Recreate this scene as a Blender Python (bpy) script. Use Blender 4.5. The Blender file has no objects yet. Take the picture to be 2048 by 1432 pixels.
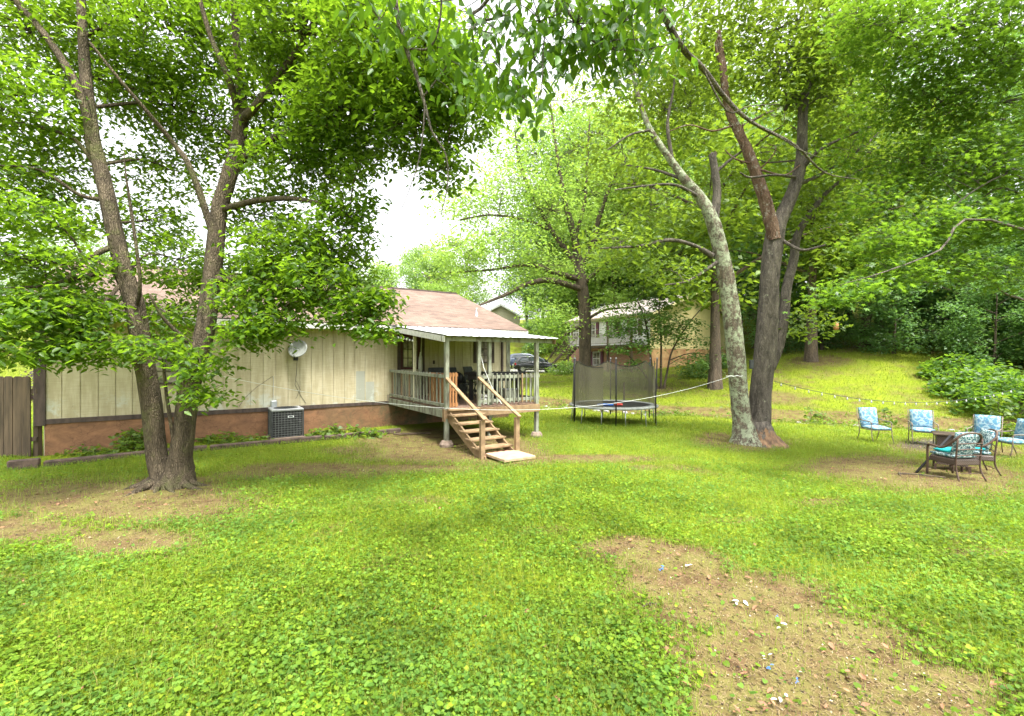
import bpy, math, random
import numpy as np
from mathutils import Vector
R = math.radians
rng = np.random.default_rng(11)
random.seed(11)
scn = bpy.context.scene
COL = scn.collection
CAMH = 2.15
FPX = 910.0          # focal length in photo pixels (16 mm on a 36 mm sensor)

# ------------------------------------------------------------ camera, world, sun, exposure
cam_d = bpy.data.cameras.new('camera'); cam = bpy.data.objects.new('camera', cam_d); COL.objects.link(cam)
cam.location = (0, 0, CAMH); cam.rotation_euler = (R(90), 0, 0)
cam_d.sensor_width = 36; cam_d.lens = 16.0; cam_d.clip_start = 0.05; cam_d.clip_end = 2000
scn.camera = cam
SUN_EL, SUN_AZ = R(68), R(150)       # azimuth from +Y towards +X
w = bpy.data.worlds.new("World"); scn.world = w; w.use_nodes = True
nt = w.node_tree; bg = nt.nodes['Background']
sky = nt.nodes.new('ShaderNodeTexSky'); sky.sky_type = 'NISHITA'; sky.sun_disc = False
sky.sun_elevation = SUN_EL; sky.sun_rotation = SUN_AZ
sky.dust_density = 6; sky.air_density = 1.0; sky.ozone_density = 1
hs = nt.nodes.new('ShaderNodeHueSaturation'); hs.inputs['Saturation'].default_value = 0.12
hs.inputs['Value'].default_value = 1.95                   # thick bright cloud cover
nt.links.new(sky.outputs[0], hs.inputs['Color']); nt.links.new(hs.outputs[0], bg.inputs[0])
bg.inputs[1].default_value = 0.15
sl = bpy.data.lights.new('sun', 'SUN'); sl.energy = 2.5; sl.angle = R(9); sl.color = (1.0, .96, .88)
so = bpy.data.objects.new('sun', sl); COL.objects.link(so)
sd = Vector((math.sin(SUN_AZ)*math.cos(SUN_EL), math.cos(SUN_AZ)*math.cos(SUN_EL), math.sin(SUN_EL)))
so.rotation_euler = sd.to_track_quat('Z', 'Y').to_euler(); so.location = (0, 0, 30)
scn.view_settings.view_transform = 'Standard'; scn.view_settings.look = 'None'
scn.view_settings.exposure = 1.3; scn.view_settings.gamma = 1
scn.cycles.max_bounces = 8; scn.cycles.diffuse_bounces = 4; scn.cycles.transmission_bounces = 4
scn.cycles.transparent_max_bounces = 12; scn.cycles.caustics_reflective = False; scn.cycles.caustics_refractive = False
scn.cycles.sample_clamp_indirect = 6

# ------------------------------------------------------------ object helpers
def tag(o, label=None, cat=None, group=None, kind=None):
    if label: o['label'] = label
    if cat: o['category'] = cat
    if group: o['group'] = group
    if kind: o['kind'] = kind
    return o
def empty(name, loc=(0, 0, 0), rz=0, label=None, cat=None, group=None):
    o = bpy.data.objects.new(name, None); COL.objects.link(o)
    o.empty_display_size = .2
    o.location = loc; o.rotation_euler = (0, 0, rz)
    return tag(o, label, cat, group)
def copy_tree(o, parent=None):
    c = o.copy(); COL.objects.link(c); c.parent = parent
    for ch in list(o.children): copy_tree(ch, c)
    return c
def at(px, py, Y):
    return np.array([(px-1024)/FPX*Y, Y, CAMH-(py-716)/FPX*Y])
def npmesh(name, V, F, m=None, parent=None, smooth=False):
    V = np.asarray(V, dtype=np.float32); F = np.asarray(F, dtype=np.int32); k = F.shape[1]
    me = bpy.data.meshes.new(name)
    me.vertices.add(len(V)); me.vertices.foreach_set('co', V.ravel())
    me.loops.add(F.size); me.loops.foreach_set('vertex_index', F.ravel())
    me.polygons.add(len(F)); me.polygons.foreach_set('loop_start', np.arange(0, F.size, k, dtype=np.int32))
    if smooth: me.polygons.foreach_set('use_smooth', np.ones(len(F), dtype=bool))
    me.update(calc_edges=True)
    if m: me.materials.append(m)
    o = bpy.data.objects.new(name, me); COL.objects.link(o); o.parent = parent
    return o

class MB:
    """collects shapes and links them as ONE mesh object"""
    def __init__(s): s.v = []; s.f = []
    def add(s, vs, fs):
        b = len(s.v); s.v += [tuple(map(float, p)) for p in vs]; s.f += [tuple(i+b for i in f) for f in fs]; return s
    def box(s, x0, x1, y0, y1, z0, z1, bev=0.0):
        if x1 < x0: x0, x1 = x1, x0
        if y1 < y0: y0, y1 = y1, y0
        if z1 < z0: z0, z1 = z1, z0
        return s.obox(((x0+x1)/2, (y0+y1)/2, (z0+z1)/2), (x1-x0, y1-y0, z1-z0), bev=bev)
    def obox(s, c, size, ax=((1,0,0),(0,1,0),(0,0,1)), bev=0.0):
        c = np.array(c, float); A = np.array(ax, float); h = np.array(size, float)/2
        if bev <= 0:
            vs = [c + A[0]*h[0]*i + A[1]*h[1]*j + A[2]*h[2]*k for k in (-1,1) for j in (-1,1) for i in (-1,1)]
            return s.add(vs, [(0,2,3,1),(4,5,7,6),(0,1,5,4),(2,6,7,3),(0,4,6,2),(1,3,7,5)])
        b = min(bev, *(h*.45)); vs = []; idx = {}
        for k in (-1,1):
            for j in (-1,1):
                for i in (-1,1):
                    for a in range(3):
                        l = h.copy()-b; l[a] = h[a]
                        idx[(i,j,k,a)] = len(vs); vs.append(c + A[0]*l[0]*i + A[1]*l[1]*j + A[2]*l[2]*k)
        fs = []
        for a in range(3):
            o1, o2 = [q for q in range(3) if q != a]
            for sg in (-1,1):
                q = []
                for (p1, p2) in ((-1,-1),(1,-1),(1,1),(-1,1)):
                    t = [0,0,0]; t[a]=sg; t[o1]=p1; t[o2]=p2; q.append(idx[(*t, a)])
                fs.append(tuple(q))
        for a in range(3):
            o1, o2 = [q for q in range(3) if q != a]
            for p1 in (-1,1):
                for p2 in (-1,1):
                    q = []
                    for sg in (-1,1):
                        t = [0,0,0]; t[a]=sg; t[o1]=p1; t[o2]=p2
                        e = [idx[(*t, o1)], idx[(*t, o2)]]; q += e if sg < 0 else e[::-1]
                    fs.append(tuple(q))
        for i in (-1,1):
            for j in (-1,1):
                for k in (-1,1): fs.append(tuple(idx[(i,j,k,a)] for a in range(3)))
        return s.add(vs, fs)
    def bar(s, p, q, w, h, bev=0.0, up=(0,0,1)):
        p = np.array(p, float); q = np.array(q, float); d = q-p; L = np.linalg.norm(d); d /= L
        up = np.array(up, float)
        if abs(d @ up) > .95: up = np.array((0,1,0.))
        a = np.cross(up, d); a /= np.linalg.norm(a); u = np.cross(d, a)
        return s.obox((p+q)/2, (L, w, h), (d, a, u), bev)
    def tube(s, pts, rad, n=8, cap=True):
        P = np.array(pts, float); m = len(P)
        r = np.full(m, rad, float) if np.isscalar(rad) else np.array(rad, float)
        T = np.gradient(P, axis=0); T /= (np.linalg.norm(T, axis=1)[:, None]+1e-9)
        u = np.cross(T[0], (0, 0, 1.)); 
        if np.linalg.norm(u) < .1: u = np.cross(T[0], (1., 0, 0))
        u /= np.linalg.norm(u); vs = []
        for i in range(m):
            u = u - T[i]*(u@T[i]); u /= np.linalg.norm(u)+1e-9; v = np.cross(T[i], u)
            for k in range(n):
                a = 2*math.pi*k/n; vs.append(P[i]+r[i]*(math.cos(a)*u+math.sin(a)*v))
        fs = [(i*n+k, i*n+(k+1) % n, (i+1)*n+(k+1) % n, (i+1)*n+k) for i in range(m-1) for k in range(n)]
        if cap: fs += [tuple(range(n))[::-1], tuple((m-1)*n+k for k in range(n))]
        return s.add(vs, fs)
    def lathe(s, c, prof, n=16, axis='z'):
        vs = []
        for (r, h) in prof:
            for k in range(n):
                a = 2*math.pi*k/n; x, y = r*math.cos(a), r*math.sin(a)
                p = {'z': (x, y, h), 'y': (x, h, y), 'x': (h, x, y)}[axis]
                vs.append((c[0]+p[0], c[1]+p[1], c[2]+p[2]))
        m = len(prof)
        fs = [(i*n+k, i*n+(k+1) % n, (i+1)*n+(k+1) % n, (i+1)*n+k) for i in range(m-1) for k in range(n)]
        fs += [tuple(range(n))[::-1], tuple((m-1)*n+k for k in range(n))]
        return s.add(vs, fs)
    def prism(s, poly, d0, d1, plane='xz'):
        n = len(poly)
        def P(a, b, d): return {'xz': (a, d, b), 'xy': (a, b, d), 'yz': (d, a, b)}[plane]
        vs = [P(a, b, d0) for a, b in poly]+[P(a, b, d1) for a, b in poly]
        return s.add(vs, [tuple(range(n))[::-1], tuple(range(n, 2*n))]+[(i, (i+1) % n, n+(i+1) % n, n+i) for i in range(n)])
    def build(s, name, m, parent=None, smooth=False, loc=None):
        me = bpy.data.meshes.new(name); me.from_pydata(s.v, [], s.f); me.update()
        import bmesh as _b
        bm = _b.new(); bm.from_mesh(me); _b.ops.recalc_face_normals(bm, faces=bm.faces); bm.to_mesh(me); bm.free()
        if smooth:
            for p in me.polygons: p.use_smooth = True
        if m: me.materials.append(m)
        o = bpy.data.objects.new(name, me); COL.objects.link(o); o.parent = parent
        if loc: o.location = loc
        return o

# ------------------------------------------------------------ materials
def newmat(name):
    m = bpy.data.materials.new(name); m.use_nodes = True; return m, m.node_tree, m.node_tree.nodes['Principled BSDF']
def N(nt, t, **kw):
    n = nt.nodes.new('ShaderNode'+t)
    for k, v in kw.items():
        if k in n.inputs.keys(): n.inputs[k].default_value = v
        else: setattr(n, k, v)
    return n
def ramp(nt, stops, fac=None, interp='LINEAR'):
    r = nt.nodes.new('ShaderNodeValToRGB'); e = r.color_ramp; e.interpolation = interp
    while len(e.elements) < len(stops): e.elements.new(.5)
    for el, (p, c) in zip(e.elements, stops):
        el.position = p; el.color = (*c, 1) if len(c) == 3 else c
    if fac is not None: nt.links.new(fac, r.inputs[0])
    return r
def coords(nt, scale=(1, 1, 1), kind='Object'):
    tc = nt.nodes.new('ShaderNodeTexCoord'); mp = nt.nodes.new('ShaderNodeMapping')
    mp.inputs['Scale'].default_value = scale; nt.links.new(tc.outputs[kind], mp.inputs[0]); return mp.outputs[0]
def noise(nt, vec, scale, detail=5, rough=.6, dist=0):
    n = nt.nodes.new('ShaderNodeTexNoise'); n.inputs['Scale'].default_value = scale; n.inputs['Detail'].default_value = detail
    n.inputs['Roughness'].default_value = rough; n.inputs['Distortion'].default_value = dist
    if vec is not None: nt.links.new(vec, n.inputs['Vector'])
    return n.outputs['Fac']
def mix(nt, fac, a, b, mode='MIX'):
    n = nt.nodes.new('ShaderNodeMix'); n.data_type = 'RGBA'; n.blend_type = mode
    for sock, v in ((n.inputs[0], fac), (n.inputs[6], a), (n.inputs[7], b)):
        if hasattr(v, 'is_linked'): nt.links.new(v, sock)
        elif isinstance(v, (int, float)): sock.default_value = v
        else: sock.default_value = (*v, 1)
    return n.outputs[2]
def bump(nt, bsdf, h, strength=.4, dist=.01):
    b = nt.nodes.new('ShaderNodeBump'); b.inputs['Strength'].default_value = strength; b.inputs['Distance'].default_value = dist
    nt.links.new(h, b.inputs['Height']); nt.links.new(b.outputs[0], bsdf.inputs['Normal'])
def simple(name, c1, c2=None, scale=8, stretch=(1, 1, 1), rough=.7, bumps=.3, metal=0, lo=.35, hi=.65, spec=.3, dist=.006):
    m, nt, b = newmat(name); v = coords(nt, stretch); f = noise(nt, v, scale)
    c2 = c2 or tuple(x*.75 for x in c1)
    r = ramp(nt, [(lo, c2), (hi, c1)], f); nt.links.new(r.outputs[0], b.inputs['Base Color'])
    b.inputs['Roughness'].default_value = rough; b.inputs['Metallic'].default_value = metal
    b.inputs['Specular IOR Level'].default_value = spec
    if bumps: bump(nt, b, noise(nt, v, scale*3), bumps, dist)
    return m

def leafmat(name, dark, light, trans, tfac=.45, rough=.45, yellow=None, spec=.4):
    m, nt, b = newmat(name); out = nt.nodes['Material Output']
    g = nt.nodes.new('ShaderNodeNewGeometry')
    st = [(0, dark), (.55, tuple((a+c)/2 for a, c in zip(dark, light))), (.93, light)]
    if yellow: st.append((.985, yellow))
    r = ramp(nt, st, g.outputs['Random Per Island'])
    nz = noise(nt, coords(nt), 1.3, 3)
    hv = nt.nodes.new('ShaderNodeHueSaturation'); nt.links.new(r.outputs[0], hv.inputs['Color'])
    mr = N(nt, 'MapRange'); nt.links.new(nz, mr.inputs[0]); mr.inputs[1].default_value = .3; mr.inputs[2].default_value = .7
    mr.inputs[3].default_value = .62; mr.inputs[4].default_value = 1.35; nt.links.new(mr.outputs[0], hv.inputs['Value'])
    nt.links.new(hv.outputs[0], b.inputs['Base Color'])
    b.inputs['Roughness'].default_value = rough; b.inputs['Specular IOR Level'].default_value = spec
    t = nt.nodes.new('ShaderNodeBsdfTranslucent')
    tm = mix(nt, .75, hv.outputs[0], trans); nt.links.new(tm, t.inputs[0])
    ms = nt.nodes.new('ShaderNodeMixShader'); ms.inputs[0].default_value = tfac
    nt.links.new(b.outputs[0], ms.inputs[1]); nt.links.new(t.outputs[0], ms.inputs[2]); nt.links.new(ms.outputs[0], out.inputs[0])
    return m
def barkmat(name, c1, c2, lichen=None, lf=.5, scale=9, zs=.25, moss=None):
    m, nt, b = newmat(name); v = coords(nt, (1, 1, zs))
    f = noise(nt, v, scale, 8, .7, .6); r = ramp(nt, [(.34, c2), (.62, c1)], f); col = r.outputs[0]
    vo = nt.nodes.new('ShaderNodeTexVoronoi'); vo.inputs['Scale'].default_value = scale*4.2; vo.feature = 'DISTANCE_TO_EDGE'
    wn = nt.nodes.new('ShaderNodeTexNoise'); wn.inputs['Scale'].default_value = 5; nt.links.new(coords(nt), wn.inputs['Vector'])
    wm_ = nt.nodes.new('ShaderNodeVectorMath'); wm_.operation = 'MULTIPLY_ADD'; wm_.inputs[1].default_value = (.12, .12, .12); nt.links.new(wn.outputs['Color'], wm_.inputs[0])
    vz = coords(nt, (1, 1, zs*.45)); nt.links.new(vz, wm_.inputs[2]); nt.links.new(wm_.outputs[0], vo.inputs['Vector'])
    cr = ramp(nt, [(.0, (.45,)*3), (.25, (1,)*3)], vo.outputs['Distance'])
    col = mix(nt, .7, col, cr.outputs[0], 'MULTIPLY')
    if lichen:
        ln = noise(nt, coords(nt), 4.5, 12, .85); lr = ramp(nt, [(lf, (0,)*3), (lf+.06, (1,)*3)], ln)
        col = mix(nt, lr.outputs[0], col, lichen)
    if moss:
        ln = noise(nt, coords(nt), 1.7, 6, .7); lr = ramp(nt, [(.52, (0,)*3), (.66, (.8,)*3)], ln)
        col = mix(nt, lr.outputs[0], col, moss)
    nt.links.new(col, b.inputs['Base Color']); b.inputs['Roughness'].default_value = .9; b.inputs['Specular IOR Level'].default_value = .15
    ad = N(nt, 'Math', operation='ADD'); nt.links.new(cr.outputs[0], ad.inputs[0]); nt.links.new(f, ad.inputs[1])
    bump(nt, b, ad.outputs[0], .9, .03)
    return m

M = {}
M['bark'] = barkmat('bark', (.155, .122, .082), (.052, .042, .028), (.26, .27, .19), .62, moss=(.10, .105, .04))
M['bark_lichen'] = barkmat('bark_lichen', (.22, .175, .13), (.08, .065, .05), (.33, .37, .25), .47)
M['bark_dark'] = barkmat('bark_dark', (.19, .165, .135), (.06, .052, .045), (.34, .35, .25), .585)
M['bark_far'] = barkmat('bark_far', (.17, .13, .095), (.06, .05, .04), scale=5)
M['dead'] = barkmat('dead', (.23, .15, .105), (.08, .045, .03), (.33, .31, .27), .54, scale=7, zs=.12)
M['twig'] = simple('twig', (.11, .085, .055), (.05, .04, .03), 20, bumps=0, rough=.9)
# leaf materials: dark, light, translucent
M['leaf_a'] = leafmat('leaf_a', (.022, .06, .007), (.085, .155, .018), (.3, .5, .02), .56)
M['leaf_b'] = leafmat('leaf_b', (.05, .10, .018), (.13, .205, .03), (.32, .46, .03), .45)
M['leaf_maple'] = leafmat('leaf_maple', (.026, .075, .012), (.088, .17, .026), (.26, .45, .025), .48)
M['leaf_front'] = leafmat('leaf_front', (.025, .07, .008), (.075, .165, .02), (.2, .38, .015), .4, .4)
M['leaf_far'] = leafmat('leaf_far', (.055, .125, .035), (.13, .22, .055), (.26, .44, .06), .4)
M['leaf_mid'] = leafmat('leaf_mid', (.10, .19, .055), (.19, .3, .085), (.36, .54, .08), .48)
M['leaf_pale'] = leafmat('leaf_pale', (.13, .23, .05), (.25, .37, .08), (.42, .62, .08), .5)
M['leaf_dark'] = leafmat('leaf_dark', (.055, .125, .04), (.12, .225, .065), (.24, .45, .07), .42)
M['leaf_lawn'] = leafmat('leaf_lawn', (.055, .115, .006), (.17, .265, .02), (.33, .49, .02), .38, .65, (.24, .28, .02), .2)
M['leaf_clover'] = leafmat('leaf_clover', (.045, .11, .014), (.135, .245, .034), (.27, .45, .034), .38, .65, None, .2)
M['grass'] = leafmat('grass', (.11, .165, .012), (.235, .3, .03), (.36, .46, .03), .38, .6, (.32, .24, .08))
M['leaf_purple'] = leafmat('leaf_purple', (.03, .015, .03), (.08, .05, .07), (.12, .06, .08), .3)
M['straw'] = simple('straw', (.26, .2, .1), (.13, .09, .045), 30, bumps=0)
M['white_wood'] = simple('painted_wood_white', (.6, .6, .55), (.42, .42, .37), 12)
M['trim'] = simple('brown_trim', (.085, .06, .05), (.035, .026, .022), 9, (1, 1, .3), .75)
M['greenwood'] = simple('weathered_green_paint', (.23, .245, .185), (.11, .105, .075), 7, (1, 1, .35), .85, lo=.38, hi=.55)
M['rawwood'] = simple('treated_wood', (.28, .195, .105), (.17, .11, .06), 6, (1, 1, 1), .8)
M['oldwood'] = simple('old_fence_wood', (.11, .078, .05), (.04, .03, .02), 7, (1, 1, .12), .9, .5)
M['deckwood'] = simple('deck_boards', (.2, .13, .09), (.1, .065, .05), 6, (3, .4, 1), .8)
M['pallet'] = simple('pallet_wood', (.36, .18, .07), (.22, .1, .04), 8, (1, 1, .4), .8)
M['timber'] = simple('landscape_timber', (.13, .09, .07), (.055, .04, .032), 8, (1, 1, 1), .9, .6)
M['concrete'] = simple('concrete', (.25, .19, .15), (.16, .12, .09), 12, rough=.9)
M['plate'] = simple('step_board', (.42, .31, .2), (.32, .23, .14), 5, rough=.8)
M['brick_loose'] = simple('loose_brick', (.3, .12, .08), (.17, .07, .05), 14, rough=.9)
M['galv'] = simple('galvanised', (.42, .44, .45), (.33, .35, .36), 10, rough=.45, metal=.7, bumps=.1)
M['black'] = simple('black_plastic', (.018, .018, .02), (.01, .01, .011), 10, rough=.45, bumps=.1)
M['wire'] = simple('guard_wire', (.2, .21, .2), (.12, .13, .12), 10, rough=.6, bumps=0)
M['dkgrey'] = simple('dark_grey', (.05, .055, .055), (.03, .033, .033), 10, rough=.6, bumps=.1)
M['grey'] = simple('grey_plastic', (.3, .31, .31), (.22, .23, .23), 10, rough=.5, bumps=.1)
M['lampwhite'] = simple('bulb_white', (.8, .82, .82), (.7, .72, .72), 10, rough=.15, bumps=0)
M['lime'] = simple('lime_plastic', (.12, .42, .1), (.1, .36, .08), 10, rough=.4, bumps=0)
M['maroon'] = simple('maroon_paint', (.07, .018, .018), (.045, .012, .012), 10, rough=.5, bumps=.1)
M['cream'] = simple('cream_paint', (.48, .45, .32), (.38, .36, .26), 9, rough=.6, bumps=.1)
M['white'] = simple('white_paint', (.75, .75, .72), (.62, .62, .59), 9, rough=.5, bumps=.1)
M['rope'] = simple('rope', (.7, .72, .68), (.5, .52, .5), 60, rough=.8, bumps=.2)
M['rock'] = simple('rock', (.42, .4, .4), (.2, .18, .18), 9, rough=.9, bumps=.5)
M['paper'] = simple('paper', (.75, .77, .76), (.6, .64, .64), 30, rough=.8)
M['blue'] = simple('blue_plastic', (.03, .14, .5), (.02, .1, .4), 10, rough=.4, bumps=0)
M['red'] = simple('red_plastic', (.5, .06, .04), (.4, .04, .03), 10, rough=.4, bumps=0)
M['lampglass'] = simple('bulb_glass', (.5, .52, .5), (.4, .42, .4), 10, rough=.15, bumps=0)
M['deadleaf'] = simple('dead_leaf', (.3, .15, .08), (.16, .08, .045), 20, rough=.8)
M['carblack'] = simple('car_paint_black', (.012, .013, .016), (.01, .011, .013), 3, rough=.12, bumps=0, spec=.8)
M['carblue'] = simple('car_paint_blue', (.03, .045, .075), (.025, .035, .06), 3, rough=.15, bumps=0, spec=.8)
M['rubber'] = simple('rubber', (.02, .02, .02), (.012, .012, .012), 10, rough=.85, bumps=.1)
M['chrome'] = simple('chrome', (.6, .6, .6), (.5, .5, .5), 5, rough=.25, metal=.9, bumps=0)
M['tail'] = simple('tail_light', (.4, .02, .02), (.3, .015, .015), 5, rough=.2, bumps=0)
M['mulch'] = simple('mulch', (.16, .09, .06), (.07, .04, .03), 30, rough=.95)
M['ash'] = simple('ash', (.09, .085, .08), (.035, .033, .032), 18, rough=.95, bumps=.5)

m, nt_, b_ = newmat('window_glass'); M['glass'] = m
nz_ = noise(nt_, coords(nt_), 2.5, 3); r_ = ramp(nt_, [(.35, (.03, .03, .03)), (.6, (.3, .26, .22))], nz_)  # beige reflection painted into the dark pane colour as mottling
nt_.links.new(r_.outputs[0], b_.inputs['Base Color']); b_.inputs['Roughness'].default_value = .08
m, nt_, b_ = newmat('car_glass'); M['carglass'] = m
b_.inputs['Base Color'].default_value = (.03, .04, .045, 1); b_.inputs['Roughness'].default_value = .04; b_.inputs['Specular IOR Level'].default_value = .8

# siding: cream paint, horizontal grain, mildew low down and repainted grey-green patches (local x, z of the wall)
m, nt_, b_ = newmat('siding'); M['siding'] = m
v_ = coords(nt_); vs_ = coords(nt_, (1, 1, 14))
base_ = ramp(nt_, [(.3, (.39, .345, .225)), (.7, (.48, .43, .295))], noise(nt_, vs_, 3, 6))
spots = ramp(nt_, [(.63, (0,)*3), (.7, (1,)*3)], noise(nt_, v_, 5, 8, .75))
sx = nt_.nodes.new('ShaderNodeSeparateXYZ'); nt_.links.new(v_, sx.inputs[0])
lowz = N(nt_, 'MapRange'); nt_.links.new(sx.outputs[2], lowz.inputs[0]); lowz.inputs[1].default_value = 1.9; lowz.inputs[2].default_value = .8
c_ = mix(nt_, lowz.outputs[0], (0, 0, 0), spots.outputs[0]); c_ = mix(nt_, c_, base_.outputs[0], (.12, .11, .08))
def patch(x0, x1, z0, z1):
    out = None
    for i, lo, hi in ((0, x0, x1), (2, z0, z1)):
        a = N(nt_, 'Math', operation='GREATER_THAN'); nt_.links.new(sx.outputs[i], a.inputs[0]); a.inputs[1].default_value = lo
        b2 = N(nt_, 'Math', operation='LESS_THAN'); nt_.links.new(sx.outputs[i], b2.inputs[0]); b2.inputs[1].default_value = hi
        mm = N(nt_, 'Math', operation='MULTIPLY'); nt_.links.new(a.outputs[0], mm.inputs[0]); nt_.links.new(b2.outputs[0], mm.inputs[1])
        if out is None: out = mm.outputs[0]
        else:
            m3 = N(nt_, 'Math', operation='MULTIPLY'); nt_.links.new(out, m3.inputs[0]); nt_.links.new(mm.outputs[0], m3.inputs[1]); out = m3.outputs[0]
    m4 = N(nt_, 'Math', operation='MULTIPLY'); nt_.links.new(out, m4.inputs[0]); m4.inputs[1].default_value = .8; return m4.outputs[0]
st_ = ramp(nt_, [(.42, (.72, .7, .62)), (.6, (1, 1, 1))], noise(nt_, coords(nt_, (1, 1, .12)), 7, 5, .7)); c_ = mix(nt_, .7, c_, st_.outputs[0], 'MULTIPLY')
c_ = mix(nt_, patch(-1.05, -.78, .85, 1.75), c_, (.27, .29, .25))
c_ = mix(nt_, patch(-.76, -.5, .82, 1.42), c_, (.29, .31, .27))
c_ = mix(nt_, patch(-.1, .0, .8, 1.0), c_, (.2, .17, .12))
worn = ramp(nt_, [(.52, (0,)*3), (.6, (.8,)*3)], noise(nt_, v_, 1.6, 8, .75))
lw2 = N(nt_, 'MapRange'); nt_.links.new(sx.outputs[2], lw2.inputs[0]); lw2.inputs[1].default_value = 1.45; lw2.inputs[2].default_value = .9
c_ = mix(nt_, mix(nt_, lw2.outputs[0], (0, 0, 0), worn.outputs[0]), c_, (.47, .5, .44))
nt_.links.new(c_, b_.inputs['Base Color']); b_.inputs['Roughness'].default_value = .75; b_.inputs['Specular IOR Level'].default_value = .2
bump(nt_, b_, noise(nt_, vs_, 6, 6), .35, .006)
# foundation: rust-orange paint with green mildew towards the deck
m, nt_, b_ = newmat('foundation'); M['found'] = m
v_ = coords(nt_); a_ = ramp(nt_, [(.3, (.11, .055, .028)), (.62, (.25, .125, .062)), (.8, (.29, .17, .1))], noise(nt_, coords(nt_, (1, 1, 1.6)), 2.4, 9, .7, .8))
sx = nt_.nodes.new('ShaderNodeSeparateXYZ'); nt_.links.new(v_, sx.inputs[0])
g_ = N(nt_, 'MapRange'); nt_.links.new(sx.outputs[0], g_.inputs[0]); g_.inputs[1].default_value = -2.6; g_.inputs[2].default_value = 0
gn = ramp(nt_, [(.4, (0,)*3), (.6, (.9,)*3)], noise(nt_, v_, 1.5, 6, .7))
gm = mix(nt_, g_.outputs[0], (0, 0, 0), gn.outputs[0])
c_ = mix(nt_, gm, a_.outputs[0], (.07, .075, .035))
vc = nt_.nodes.new('ShaderNodeTexVoronoi'); vc.feature = 'DISTANCE_TO_EDGE'; vc.inputs['Scale'].default_value = 1.8
vv = nt_.nodes.new('ShaderNodeVectorMath'); nt_.links.new(v_, vv.inputs[0]); nn = nt_.nodes.new('ShaderNodeTexNoise'); nt_.links.new(v_, nn.inputs[0]); nn.inputs['Scale'].default_value = 3
nt_.links.new(nn.outputs['Color'], vv.inputs[1]); nt_.links.new(vv.outputs[0], vc.inputs['Vector'])
cr_ = ramp(nt_, [(0, (.4,)*3), (.02, (1,)*3)], vc.outputs['Distance']); c_ = mix(nt_, .6, c_, cr_.outputs[0], 'MULTIPLY')
nt_.links.new(c_, b_.inputs['Base Color']); b_.inputs['Roughness'].default_value = .9; bump(nt_, b_, noise(nt_, v_, 14, 6), .5, .01)
# shingles
m, nt_, b_ = newmat('shingle'); M['shingle'] = m
v_ = coords(nt_, (1, 1, 1)); br = nt_.nodes.new('ShaderNodeTexBrick'); nt_.links.new(v_, br.inputs['Vector'])
br.inputs['Scale'].default_value = 1; br.inputs['Brick Width'].default_value = .3; br.inputs['Row Height'].default_value = .14
br.inputs['Mortar Size'].default_value = .004
for i_, c in ((1, (.22, .15, .115)), (2, (.13, .088, .068)), (3, (.07, .045, .036))): br.inputs[i_].default_value = (*c, 1)
big = ramp(nt_, [(.3, (.8,)*3), (.7, (1.15,)*3)], noise(nt_, v_, .7, 4)); c_ = mix(nt_, 1, br.outputs[0], big.outputs[0], 'MULTIPLY')
c_ = mix(nt_, .5, c_, ramp(nt_, [(.3, (.6,)*3), (.7, (1.3,)*3)], noise(nt_, v_, 90, 2)).outputs[0], 'MULTIPLY')
nt_.links.new(c_, b_.inputs['Base Color']); b_.inputs['Roughness'].default_value = .9; bump(nt_, b_, noise(nt_, v_, 80, 3), .4, .004)
# brick
def brickmat(name, c1, c2, cm, bw=.22, rh=.075):
    m, nt, b = newmat(name); v = coords(nt); sx = nt.nodes.new('ShaderNodeSeparateXYZ'); nt.links.new(v, sx.inputs[0])
    ad = N(nt, 'Math', operation='ADD'); nt.links.new(sx.outputs[0], ad.inputs[0]); nt.links.new(sx.outputs[1], ad.inputs[1])
    cb = nt.nodes.new('ShaderNodeCombineXYZ'); nt.links.new(ad.outputs[0], cb.inputs[0]); nt.links.new(sx.outputs[2], cb.inputs[1])
    br = nt.nodes.new('ShaderNodeTexBrick'); nt.links.new(cb.outputs[0], br.inputs['Vector']); br.inputs['Scale'].default_value = 1
    br.inputs['Brick Width'].default_value = bw; br.inputs['Row Height'].default_value = rh; br.inputs['Mortar Size'].default_value = .008
    for i, c in ((1, c1), (2, c2), (3, cm)): br.inputs[i].default_value = (*c, 1)
    nt.links.new(br.outputs[0], b.inputs['Base Color']); b.inputs['Roughness'].default_value = .9; return m
M['brick'] = brickmat('brick', (.42, .2, .12), (.32, .14, .08), (.35, .3, .25))
# fabric with ring medallions
def medallion(name, base, light, dark, sc=4.2):
    m, nt, b = newmat(name); v = coords(nt, kind='UV')
    vo = nt.nodes.new('ShaderNodeTexVoronoi'); vo.inputs['Randomness'].default_value = 0; vo.inputs['Scale'].default_value = sc
    nt.links.new(v, vo.inputs['Vector'])
    mu = N(nt, 'Math', operation='MULTIPLY'); nt.links.new(vo.outputs['Distance'], mu.inputs[0]); mu.inputs[1].default_value = 24
    sn = N(nt, 'Math', operation='SINE'); nt.links.new(mu.outputs[0], sn.inputs[0])
    v2 = nt.nodes.new('ShaderNodeTexVoronoi'); v2.feature = 'DISTANCE_TO_EDGE'; v2.inputs['Scale'].default_value = sc*4; nt.links.new(v, v2.inputs['Vector'])
    r1 = ramp(nt, [(.0, base), (.45, base), (.55, light)], sn.outputs[0]); r2 = ramp(nt, [(.06, (1,)*3), (.12, (0,)*3)], v2.outputs['Distance'])
    c = mix(nt, r2.outputs[0], r1.outputs[0], light); sn2 = noise(nt, v, sc*6, 3); r3 = ramp(nt, [(.5, (0,)*3), (.56, (.8,)*3)], sn2)
    c = mix(nt, r3.outputs[0], c, dark)
    nt.links.new(c, b.inputs['Base Color']); b.inputs['Roughness'].default_value = .9; return m
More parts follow.
